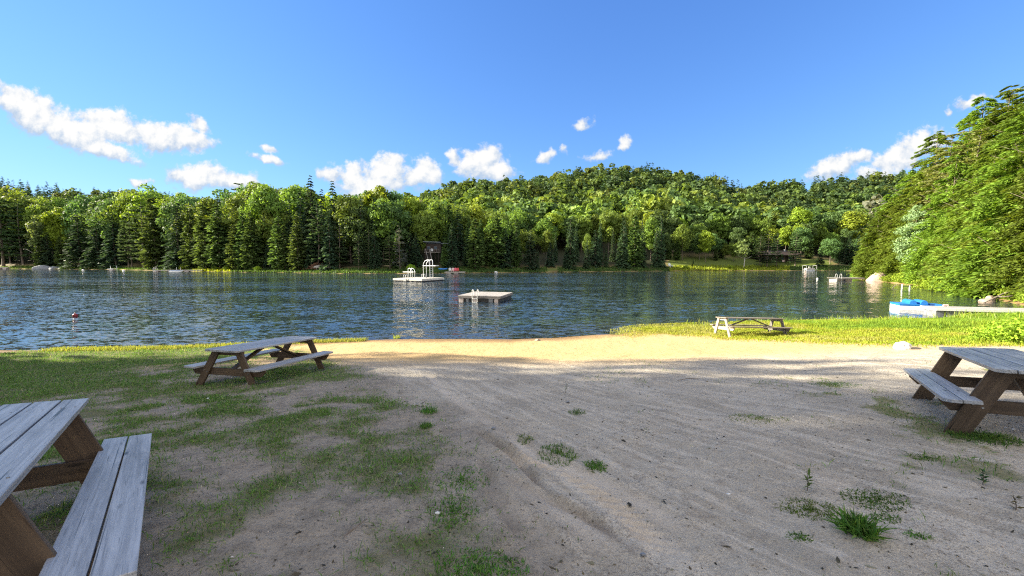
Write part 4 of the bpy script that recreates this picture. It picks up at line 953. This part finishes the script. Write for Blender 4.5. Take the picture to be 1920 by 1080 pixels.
# coloured chairs on a little dock
Yp = 105.4; x0 = (835 - 960) / F * Yp; jetty('dock', (x0, Yp, 0), ((873 - 960) / F * Yp, Yp - .1, 0), .42, 2.2, m_deck, 'small shore dock carrying the row of coloured chairs', (1, 3))
for u, m, nm in ((844, m_white, 'white'), (848.8, m_palepink, 'pale pink'), (853.6, m_pink, 'hot pink'), (858.4, m_redpaint, 'red')):
    e = empty('lawn_chair', ((u - 960) / F * Yp, Yp, .42), rt.uniform(-.25, .25), f'{nm} slatted armchair in the row on the small shore dock', 'chair', 'coloured chairs by the lake'); chair(e, m)
Yp = shoreY(831) + 2.5; e = empty('kayak', ((831 - 960) / F * Yp, Yp, gz((831 - 960) / F * Yp, Yp) + .35), .3, 'bright blue kayak lying on the bank below the hillside cabin', 'boat')
mb = MB(); mb.tube([(x, 0, .25 * (abs(x) / 1.3) ** 3) for x in np.linspace(-1.3, 1.3, 11)], [.34 * max(1 - (abs(x) / 1.34) ** 2.2, .02) ** .6 for x in np.linspace(-1.3, 1.3, 11)], 10); mb.build('hull', m_blue, e, smooth=True)
mb = MB(); mb.tube([(.45 * math.cos(a), .2 * math.sin(a), .33) for a in np.linspace(0, 6.283, 13)], .035, 5); mb.build('cockpit_rim', m_dark, e)
Yp = shoreY(1257) + 4; e = empty('lawn_chair', ((1257 - 960) / F * Yp, Yp, gz((1257 - 960) / F * Yp, Yp)), .3, 'white chair standing alone at the left end of the sunny lawn', 'chair'); chair(e, m_white); e.scale = (1.5, 1.5, 1.5)
# dark cabin
Yc = shoreY(1465) + 9; xc = (1467 - 960) / F * Yc; zg = gz(xc, Yc); e = empty('cabin', (xc, Yc, zg), .06, 'long dark log cabin under the trees left of the pontoon boat', 'cabin')
mb = MB()
for k in range(9): mb.beam((-6.6, 2.2, .15 + k * .3), (6.6, 2.2, .15 + k * .3), .24, .29)
for k in range(9):
    for x in (-6.6, 6.6): mb.beam((x, 2.32, .15 + k * .3), (x, 8, .15 + k * .3), .24, .29)
mb.build('wall', m_log, e)
mb = MB(); mb.beam((-7.3, 1.9, 3.55), (7.3, 1.9, 3.55), 5.2, .16, (0, -.35, 1)); rf = mb.build('roof', m_log, e); mb = MB(); mb.box((3, 3.2, 4.4), (.5, .5, .9)); mb.build('chimney', m_greyrock, rf)
for x in (-4.6, -2.2, 1.2, 4.2):
    mb = MB(); mb.box((x, 2.05, 1.6), (1.3, .08, 1.2)); wn = mb.build('window', m_pale, e); mb = MB(); mb.box((x, 1.99, 1.6), (1.1, .05, 1.0)); mb.build('pane', m_glass, wn)
mb = MB(); mb.box((-.5, 2.05, 1.05), (.95, .09, 2.0)); mb.build('door', m_brown, e)
for x in (-6.4, -3.2, 0.3, 3.2, 6.4): mb = MB(); mb.beam((x, -.3, 0), (x, -.3, 2.62), .16, .16, (1, 0, 0)); mb.build('porch_post', m_brown, e)
mb = MB(); mb.beam((-6.4, -.3, .95), (.1, -.3, .95), .08, .1); mb.build('porch_rail', m_brown, e)
mb = MB(); vs = []
nx2 = 9
for i in range(nx2):
    for z in (.35, 1.0): vs.append((-1.2 + i * .13 + .6, -.38 - .03 * math.sin(i * 1.7), z))
mb.add(vs, [(2 * i, 2 * i + 2, 2 * i + 3, 2 * i + 1) for i in range(nx2 - 1)]); tw = mb.build('towel', m_palepink); tw.matrix_world = Matrix.Translation((xc, Yc, zg)) @ Matrix.Rotation(.06, 4, 'Z'); tag(tw, 'pink towel hung over the porch rail of the dark cabin', 'towel')
so_ = tw.modifiers.new('thickness', 'SOLIDIFY'); so_.thickness = .02
# pontoon boat on its lift
Yp = 131.0; xp = (1517.5 - 960) / F * Yp; e = empty('boat_lift', (xp, Yp, 0), .03, 'white frame boat lift standing in the water before the dark cabin', 'boat lift')
for x in (-1.75, 1.75):
    for y in (-.8, .8): mb = MB(); mb.beam((x, y, -1), (x, y, 1.75), .08, .08, (1, 0, 0)); mb.build('post', m_lift, e)
    mb = MB(); mb.beam((x, -.75, 1.8), (x, .75, 1.8), .08, .08); mb.build('top_beam', m_lift, e)
for a_, b_ in ((-1.7, -.25), (.5, 1.7)):
    for y in (-.8, .8): mb = MB(); mb.beam((a_, y, 1.7), (b_, y, 1.7), .06, .07); mb.build('top_beam', m_lift, e)
e = empty('pontoon_boat', (xp, Yp, 0), .03, 'white pontoon boat sitting in the boat lift', 'boat'); e.scale = (.72, .62, .8)
for y in (-.75, .75): mb = MB(); mb.tube([(-2.2, y, .25), (-1.9, y, .2), (1.9, y, .2), (2.25, y, .38)], [.05, .28, .28, .05], 10); mb.build('pontoon', m_alu, e, smooth=True)
mb = MB(); mb.box((0, 0, .55), (4.3, 2.1, .12)); mb.build('deck', m_cream, e)
mb = MB()
for y in (-1.02, 1.02): mb.beam((-2.0, y, 1.15), (1.8, y, 1.15), .05, .06); mb.beam((-2, y, .86), (1.8, y, .86), .03, .45)
mb.build('side_panel', m_cream, e); mb = MB(); mb.prism([(-.35, .62), (-.35, 1.3), (-.1, 1.75), (.2, 1.75), (.35, .62)], (-.25, .3, 0), (.5, .3, 0)); mb.build('console', m_cream, e)
mb = MB(); mb.box((-1.4, 0, .85), (.7, 1.8, .5)); mb.build('seat', m_palepink, e, .05)
# point dock
e = jetty('dock', (53.3, 66.3, 0), (58.6, 66.9, 0), .46, 1.7, m_deck, 'pinkish floating dock with two white ladder posts at the tip of the right bank', (.8, 2.6))
for x in (.12, .95):
    mb = MB(); mb.tube([(x, -.9, -.3), (x, -.9, .95), (x, -.78, 1.15), (x, -.6, 1.1), (x, -.5, .45)], .04, 6); mb.build('ladder_rail', m_lift, e)

# ------------------------------------------------------------------ grass, reeds, weeds
def blades(x, y, h, wd, lean, cols, name, z=None, seed=1, bend=.5, drift=None):
    """kite shaped blades at ground points; returns the object"""
    r = np.random.default_rng(seed); n = len(x)
    if z is None: z = land(x, y)[0]
    az = r.random(n) * 6.283; ln = lean * np.abs(r.normal(0, 1, n))
    d = norm(np.stack([np.cos(az) * ln, np.sin(az) * ln, np.ones(n)], 1)); fa = r.random(n) * 6.283
    side = norm(np.cross(d, np.stack([np.cos(fa), np.sin(fa), 0 * fa], 1))); c0 = np.stack([x, y, z - .01], 1)
    mid = c0 + d * (h * bend)[:, None]; tip = c0 + d * h[:, None] + np.stack([np.cos(az), np.sin(az), -.5 + 0 * az], 1) * (h * ln * .5)[:, None]
    w_ = side * (wd / 2)[:, None]
    v = np.stack([c0, mid - w_, tip, mid + w_], 1).reshape(-1, 3); ci = r.integers(0, len(cols), n)
    if drift is not None: ci = np.clip((drift + .35 * r.random(n)) * len(cols), 0, len(cols) - 1).astype(int)
    cc = np.ones((n, 4)); cc[:, :3] = np.array(cols)[ci]
    return mk_np(name, v, np.arange(len(v)).reshape(-1, 4), m_grass, attrs={'tint': ('FLOAT_COLOR', 'POINT', np.repeat(cc, 4, 0))})
r = np.random.default_rng(21)
def scatter(n, x0, x1, y0, y1, dens):
    x = r.uniform(x0, x1, n); y = r.uniform(y0, y1, n); d = lake_d(x, y); k = (r.random(n) < dens(x, y, d)) & (np.abs(x) < 1.32 * y + .8); return x[k], y[k], d[k]
# short turf
q = [scatter(420000, -5.5, 3.2, 1.2, 6.5, lambda x, y, d: grass_mask(x, y, d) ** 1.9 * .8), scatter(330000, -18, .8, 5.5, 16, lambda x, y, d: grass_mask(x, y, d) ** 1.7 * np.clip(9 / y, .4, 1)),
     scatter(160000, .5, 10, 2.0, 11.5, lambda x, y, d: grass_mask(x, y, d) ** 1.5 * .8)]
x = np.concatenate([k[0] for k in q]); y = np.concatenate([k[1] for k in q]); n = len(x)
tall = 1 + .9 * sstep(.0, .35, fbm(x, y, 1.7, 3, 91))
h = (.016 + .036 * r.random(n) ** 1.6 + np.where(r.random(n) < .06, .04, 0)) * tall * np.where(y < 4.5, 1.25, 1) * np.where(y > 6, 1.25, 1); wd = .0035 + .0011 * y * (.6 + .6 * r.random(n))
G1 = [(.12, .21, .04), (.15, .25, .05), (.10, .18, .035), (.19, .26, .07), (.30, .27, .15), (.22, .25, .10), (.13, .22, .055)]
tag(blades(x, y, h, np.minimum(wd, .013), .75, G1, 'turf', seed=2), 'short patchy turf on the shaded ground', 'turf', kind='stuff')
# sunlit meadow grass on the right shore
def dens_r(x, y, d): return sstep(4.2, 7, x) * np.maximum(sstep(np.clip(5.4 + 2.0 * (x - 8), 2.5, 13.5), np.clip(3.0 + 1.4 * (x - 8), 1, 10.5), d) * .85, sstep(11, 16, x) * sstep(8.2, 4, d)) * (d > -.25) * np.clip(.45 + 1.5 * (fbm(x, y, .8, 3, 61) + .2) + 1.3 * fbm(x, y, 3.5, 3, 62), .05, 1) * sstep(9.9, 11.2, y)
x, y, d = scatter(480000, 4, 31, 9.6, 23.5, dens_r)
tallr = np.clip(sstep(3.4, .8, d) * sstep(7, 15, x), 0, 1) * sstep(10, 15, x) ; tallr = np.maximum(tallr, sstep(15, 19, x) * sstep(8, 5, d))
h = .05 + .07 * r.random(len(x)) + .07 * r.random(len(x)) * sstep(6, 2, d) + tallr * (.10 + .36 * r.random(len(x)) ** 1.7) * (.6 + 1.3 * (fbm(x, y, .9, 3, 63) + .3)) + .14 * sstep(1.2, .1, d) * r.random(len(x)); wd = .012 + .012 * r.random(len(x)) + .008 * tallr
G2 = [(.34, .34, .03), (.28, .33, .03), (.38, .34, .045), (.23, .31, .03), (.40, .34, .11), (.30, .36, .03)]
h = h * (.45 + 1.5 * np.clip(fbm(x, y, 2.6, 3, 67) + .38, 0, 1)); h = np.minimum(h, (.12 + .062 * np.maximum(d, 0)) * (.75 + .35 * r.random(len(h))) + .35 * sstep(24, 27, x)); G3 = [(.42, .37, .12), (.40, .36, .06), (.37, .36, .035), (.31, .35, .03), (.26, .33, .03), (.20, .29, .03)]
tag(blades(x, y, h, wd, .42, G3, 'meadow_grass', seed=3, drift=np.clip((x - 6) / 22 + fbm(x, y, .9, 4, 69) * 1.3, 0, .8)), 'sunlit yellow-green grass along the right shore', 'grass', kind='stuff')
x, y, d = scatter(60000, 8, 31, 13, 23.5, lambda x, y, d: (d > -.2) * sstep(2.4 + .16 * np.maximum(x - 12, 0), .4, d) * sstep(8, 14, x) * np.clip(.1 + 2.2 * fbm(x, y, 1.1, 3, 65), 0, .5))
tag(blades(x, y, (.16 + .26 * r.random(len(x)) ** 1.6) * (1 + .8 * sstep(22, 26, x)), .014 + .01 * r.random(len(x)), .3, G2[:4] + [(.42, .38, .14), (.22, .33, .03)], 'tall_grass', seed=8), 'taller seeding grass stalks by the water on the right shore', 'grass', kind='stuff')
n = 9000; x = r.uniform(-5, 8, n); y = 1.3 + 9 * r.random(n) ** 1.5; k = (np.abs(x) < 1.32 * y + .5) & (r.random(n) < .25 + 1.4 * np.clip(fbm(x, y, .9, 3, 83) + .2, 0, 1)); x, y = x[k], y[k]; n = len(x)
z = land(x, y)[0] + .004; a = r.random(n) * 6.283; L = r.uniform(.004, .016, n) * np.where(r.random(n) < .12, 2.2, 1); a3 = np.stack([np.cos(a), np.sin(a), r.normal(0, .25, n)], 1) * L[:, None]; b3 = np.stack([-np.sin(a), np.cos(a), r.normal(0, .3, n)], 1) * (L * r.uniform(.15, .6, n))[:, None]
v, f = kites(np.stack([x, y, z], 1), a3, b3); cl = np.array([(.10, .07, .045), (.17, .12, .07), (.05, .04, .03), (.42, .36, .27), (.25, .2, .13), (.07, .06, .05)])[r.integers(0, 6, n)]
tag(mk_np('leaf_litter', v, f, m_grass, attrs={'tint': ('FLOAT_COLOR', 'POINT', np.repeat(np.concatenate([cl, np.ones((n, 1))], 1), 4, 0))}), 'bits of bark, dry leaf and straw strewn over the sand', 'litter', kind='stuff')
n = 5200; x = r.uniform(-4, 8, n); y = 1.3 + 8 * r.random(n) ** 1.5; k = (np.abs(x) < 1.32 * y + .5) & (r.random(n) < .2 + 2.2 * np.clip(fbm(x, y, .7, 3, 85) + .1, 0, 1)); x, y = x[k], y[k]; n = len(x); z = land(x, y)[0]
oct_ = np.array([(1, 0, 0), (0, 1, 0), (-1, 0, 0), (0, -1, 0), (0, 0, 1), (0, 0, -1)], float); of = np.array([(0, 1, 4), (1, 2, 4), (2, 3, 4), (3, 0, 4), (1, 0, 5), (2, 1, 5), (3, 2, 5), (0, 3, 5)])
sz = (.0025 + .007 * r.random((n, 1, 1)) ** 3) * r.uniform(.6, 1.3, (n, 6, 1)) * np.array([1, 1, .7]); v = (np.stack([x, y, z + .001], 1)[:, None, :] + oct_[None] * sz).reshape(-1, 3); f = (of[None] + 6 * np.arange(n)[:, None, None]).reshape(-1, 3)
cl = np.array([(.45, .40, .34), (.30, .27, .24), (.16, .14, .13), (.55, .52, .48), (.33, .25, .2)])[r.integers(0, 5, n)]
tag(mk_np('gravel', v, f, m_gravel, smooth=True, attrs={'tint': ('FLOAT_COLOR', 'POINT', np.repeat(np.concatenate([cl, np.ones((n, 1))], 1), 6, 0))}), 'fine gravel scattered over the sand', 'gravel', kind='stuff')
# thin grass along the left waterline, its sunlit gold put into the tint
x, y, d = scatter(60000, -17, -6, 13, 16.5, lambda x, y, d: (d > -.05) * sstep(.75, .25, d) * .8)
tag(blades(x, y, .06 + .12 * r.random(len(x)), .012 + .01 * r.random(len(x)), .35, [(.36, .30, .07), (.30, .28, .06), (.25, .27, .05)], 'shore_grass', seed=4), 'sunlit golden grass along the left waterline', 'grass', kind='stuff')
# far shore reeds and grass
pts = []; uu = r.uniform(-40, 1640, 16000); kk = r.random(16000) ** 1.4 * 5.5 - .3
yy_ = np.array([shoreY(u) for u in uu]) + kk; xx_ = (uu - 960) / F * yy_
keep = (fbm(uu, uu * 0, .012, 3, 71) > -.22) | (uu > 1230); xx_, yy_, uu = xx_[keep], yy_[keep], uu[keep]; n = len(uu)
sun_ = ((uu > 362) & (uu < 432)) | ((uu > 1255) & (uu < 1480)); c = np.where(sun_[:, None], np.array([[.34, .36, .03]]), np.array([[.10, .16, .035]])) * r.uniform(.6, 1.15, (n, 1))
z = land(xx_, yy_)[0]; hh = r.uniform(.25, .75, n) * np.where(sun_, 1.1, .85); a = r.random(n) * 3.14
c0 = np.stack([xx_, yy_, z + hh * .45], 1); up = np.stack([r.normal(0, .25, n), r.normal(0, .25, n), np.ones(n)], 1); sd = np.stack([np.cos(a), np.sin(a), 0 * a], 1)
v, f = kites(c0, norm(up) * (hh * .55)[:, None], sd * r.uniform(.12, .3, n)[:, None])
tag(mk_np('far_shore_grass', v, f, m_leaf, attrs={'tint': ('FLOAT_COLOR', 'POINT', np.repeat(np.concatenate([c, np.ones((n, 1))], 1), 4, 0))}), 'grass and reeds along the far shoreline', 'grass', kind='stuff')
# right bank undergrowth
n = 26000; s_ = r.random(n) * LB; P = np.array([along(RB, k) for k in s_]); o_ = .1 + r.random(n) ** 1.5 * 2.6
xx_ = P[:, 0] + P[:, 2] * o_; yy_ = P[:, 1] + P[:, 3] * o_; dd_ = lake_d(xx_, yy_); xx_ = np.where(dd_ < 0, P[:, 0] - P[:, 2] * o_, xx_); yy_ = np.where(dd_ < 0, P[:, 1] - P[:, 3] * o_, yy_)
z = land(xx_, yy_)[0]; c = np.array([[.28, .34, .03]]) * r.uniform(.5, 1.15, (n, 1)); hh = r.uniform(.1, .75, n) * (.6 + 1.3 * (fbm(xx_, yy_, .5, 3, 81) + .3))
c0 = np.stack([xx_, yy_, z + hh], 1); nn = norm(r.normal(0, 1, (n, 3)) + [0, 0, .8]); a = norm(np.cross(nn, r.normal(0, 1, (n, 3)))); b = np.cross(nn, a); sz = r.uniform(.06, .16, n)[:, None]
v, f = kites(c0, a * sz, b * sz * .6)
tag(mk_np('undergrowth', v, f, m_leaf, attrs={'tint': ('FLOAT_COLOR', 'POINT', np.repeat(np.concatenate([c, np.ones((n, 1))], 1), 4, 0))}), 'leafy undergrowth along the right bank', 'undergrowth', kind='stuff')
SHR = [(1610, 522, 1.5, 'yellow-green shrub between the point dock and the large granite slab'), (1668, 530, 1.2, 'shrub just right of the smaller granite slab'), (1690, 532, 1.5, 'shrub behind the two white posts, left one of two'), (1716, 535, 1.6, 'shrub behind the two white posts, right one of two'),
       (1736, 542, 1.5, 'bright low shrub leaning over the water right of the white posts'), (1757, 546, 1.7, 'bright shrub in front of the flat pink slab'), (1783, 549, 1.4, 'shrub right below the flat pink slab'), (1806, 553, 1.6, 'shrub between the flat pink slab and the fallen branch'), (1830, 558, 1.2, 'last shrub left of the fallen branch'), (1896, 566, 1.1, 'shrub right of the fallen branch at the picture edge')]
for px, py, H, lb in SHR:
    p = at_z(px, py, 0); q = np.array([p[0], p[1]]); q = q * (1 + .9 / np.linalg.norm(q)); tree('shrub', q[0], q[1], H, label=lb, group='shrubs along the right bank', wide=1.1)
for px, py, H, lb in [(1848, 640, .55, 'leafy bush in the sunny meadow behind the right table, left one'), (1884, 642, .65, 'leafy bush in the sunny meadow behind the right table, middle one'), (1918, 646, .8, 'tallest leafy bush at the right picture edge behind the right table')]:
    p = gpt(px, py); tree('shrub', p[0], p[1], H, label=lb, group='bushes in the meadow')
# far shore bushes
for px, H, lb in [(346, 1.6, 'sunny bush on the bank behind the long far jetty'), (404, 1.3, 'sunny low bush right of the long far jetty'), (425, 1.2, 'second sunny low bush right of the long far jetty'), (483, 1.2, 'small sunlit yellow bush on the dark far bank'), (771, 1.5, 'dark bush at the far water behind the diving raft'), (1285, 1.2, 'low bush on the left part of the sunny lawn'), (1370, 1.2, 'low bush at the water left of the white birch')]:
    Yp = shoreY(px) + 2; tree('shrub', (px - 960) / F * Yp, Yp, H * 1.15, label=lb, group='bushes on the far shore')

# tufts and weeds one can point to
def tuft(px, py, wpx, hgt, n, label, name='grass_tuft', cat='grass tuft', cols=None, lean=.6, wd=.007, flat=1.0):
    p = gpt(px, py); R = wpx / F * p[1] / 2; rr = np.random.default_rng(int(px * 7 + py)); e = empty(name, tuple(p), 0, label, cat, 'weeds and tufts on the beach')
    a = rr.random(n) * 6.283; q = R * rr.random(n) ** .7; x, y = q * np.cos(a), q * np.sin(a) * flat * 1.3
    z = land(x + p[0], y + p[1])[0] - p[2]; o = blades(x, y, hgt * (.4 + .6 * rr.random(n)), np.full(n, wd) * (.7 + .6 * rr.random(n)), lean, cols or [(.09, .19, .03), (.12, .22, .035), (.07, .15, .03), (.16, .22, .05)], 'blades', z=z, seed=int(px)); o.parent = e
    return e
tuft(1045, 853, 78, .075, 420, 'wide loose grass tuft beside the tyre print, middle of the sand')
tuft(1117, 876, 42, .055, 380, 'small dense grass tuft right of the wide loose one', lean=.8)
tuft(1082, 774, 34, .07, 200, 'lone grey-green tuft in the middle of the open sand', cols=[(.14, .21, .08), (.17, .22, .10)])
tuft(804, 772, 32, .11, 260, 'upright dark green tuft at the border of turf and sand')
tuft(798, 800, 24, .10, 160, 'thin tuft just in front of the upright dark green tuft')
tuft(985, 826, 34, .07, 130, 'sparse wispy tuft left of the wide loose tuft', cols=[(.12, .17, .05), (.2, .2, .08)])
tuft(1640, 937, 125, .04, 1500, 'flat mat of creeping grass behind the bushy weed', lean=1.6, flat=.55)
tuft(1520, 955, 120, .04, 1100, 'flat yellowish mat of grass left of the bushy weed', lean=1.6, flat=.5, cols=[(.17, .23, .04), (.12, .18, .03)])
tuft(1610, 1000, 46, .17, 420, 'tall bushy weed clump standing on the right foreground sand', lean=.5, wd=.013)
tuft(1660, 970, 60, .04, 360, 'low creeping patch just right of the bushy weed', lean=1.5, flat=.5)
tuft(1500, 1008, 46, .035, 260, 'tiny flat tuft left of the bushy weed near the picture bottom', lean=1.4, flat=.6)
tuft(1722, 1003, 44, .035, 240, 'tiny flat tuft right of the bushy weed near the picture bottom', lean=1.4, flat=.6)
tuft(1740, 860, 60, .04, 300, 'thin mat of grass in front of the right table leg', lean=1.4, flat=.5)
tuft(1845, 822, 110, .09, 900, 'grass growing round the near leg of the right table', lean=.9, flat=.6)
tuft(1565, 722, 90, .05, 600, 'green mat in the shade behind the small sun patches', lean=1.3, flat=.6)
tuft(1420, 790, 120, .04, 500, 'grass mat in the sun-dappled patch right of centre', lean=1.3, flat=.4, cols=[(.2, .22, .06), (.15, .2, .04)])
tuft(744, 635, 14, .22, 60, 'single yellow weed at the water edge of the beach', cols=[(.35, .36, .05)], lean=.3, wd=.02)
tuft(870, 900, 100, .06, 420, 'ragged grass clump on the dark soil at the turf edge', lean=.8)
tuft(850, 958, 95, .06, 420, 'ragged grass clump nearest the camera at the turf edge', lean=.8)
tuft(900, 1072, 190, .055, 900, 'bottom edge clump of grass left of the wheel ruts', lean=.8, flat=.6)
def sprig(px, py, h, n, label, col):
    p = gpt(px, py); e = empty('weed', tuple(p), 0, label, 'weed', 'weeds and tufts on the beach'); rr = np.random.default_rng(int(px)); mb = MB(); lx = rr.uniform(-.15, .15)
    mb.tube([(0, 0, -.01), (lx * h * .5, 0, h * .5), (lx * h, .02, h)], [.004, .003, .0015], 5); mb.build('stem', m_stick, e)
    k = rr.random(n); c = np.stack([lx * h * k, 0 * k, h * (.25 + .75 * k)], 1); az = rr.random(n) * 6.283; a = norm(np.stack([np.cos(az), np.sin(az), rr.uniform(-.1, .8, n)], 1)); L = h * .34 * (.6 + .6 * rr.random(n)); b = norm(np.cross(a, np.stack([0 * az, 0 * az, 1 + 0 * az], 1) + rr.normal(0, .3, (n, 3))))
    v, f = kites(c + a * (L / 2)[:, None], a * (L / 2)[:, None], b * (L * .17)[:, None]); mk_np('leaves', v, f, m_grass, e, attrs={'tint': ('FLOAT_COLOR', 'POINT', tint_arr(n, col, .4, rr))})
sprig(1514, 922, .16, 26, 'thin upright seedling on the sand behind the yellowish mat', (.13, .19, .04))
sprig(1842, 912, .13, 40, 'dark leafy seedling on the sand below the right table', (.06, .12, .05))
sprig(1905, 962, .12, 22, 'withered brown sprig at the right picture edge', (.13, .10, .05))
sprig(1060, 736, .15, 14, 'thin seedling far out on the open sand', (.10, .16, .05))
rr = np.random.default_rng(77)
PEB = [(390, 748, .022, 'white pebble in the turf before the brown-legged table'), (750, 890, .02, 'white pebble on the dark soil between turf clumps'), (820, 963, .018, 'white pebble near the ragged clump nearest the camera'), (1366, 927, .016, 'white pebble alone on the right sand'), (1205, 1041, .02, 'pale pebble at the end of the dark wheel rut'),
       (1900, 806, .02, 'white litter scrap under the right table'), (1886, 803, .013, 'smaller white litter scrap under the right table'), (575, 1070, .016, 'white speck in the turf at the picture bottom'), (925, 804, .03, 'flat grey stone on the sand left of the wispy tuft'), (1065, 755, .03, 'dark stone near the lone grey-green tuft')]
for px, py, s, lb in PEB:
    p = gpt(px, py); rock('pebble', (p[0], p[1], p[2] + s * .3), (s, s * .8, s * .55), m_whiterock if 'grey' not in lb and 'dark' not in lb else m_greyrock, lb, 'pebble', int(px), group='pebbles on the beach')
for px, py, L, a, lb in [(1290, 712, .5, .3, 'thin stick lying on the sand in front of the dappled strip'), (830, 650, .3, .1, 'dark twig by the sunlit strip of beach'), (660, 1000, .28, 1.2, 'pale twig in the turf near the picture bottom')]:
    p = gpt(px, py); mb = MB(); mb.tube([(p[0] - L / 2 * math.cos(a), p[1] - L / 2 * math.sin(a), p[2] + .01), (p[0], p[1], p[2] + .025), (p[0] + L / 2 * math.cos(a), p[1] + L / 2 * math.sin(a), p[2] + .008)], [.006, .008, .004], 6); tag(mb.build('twig', m_stick), lb, 'twig')

#END
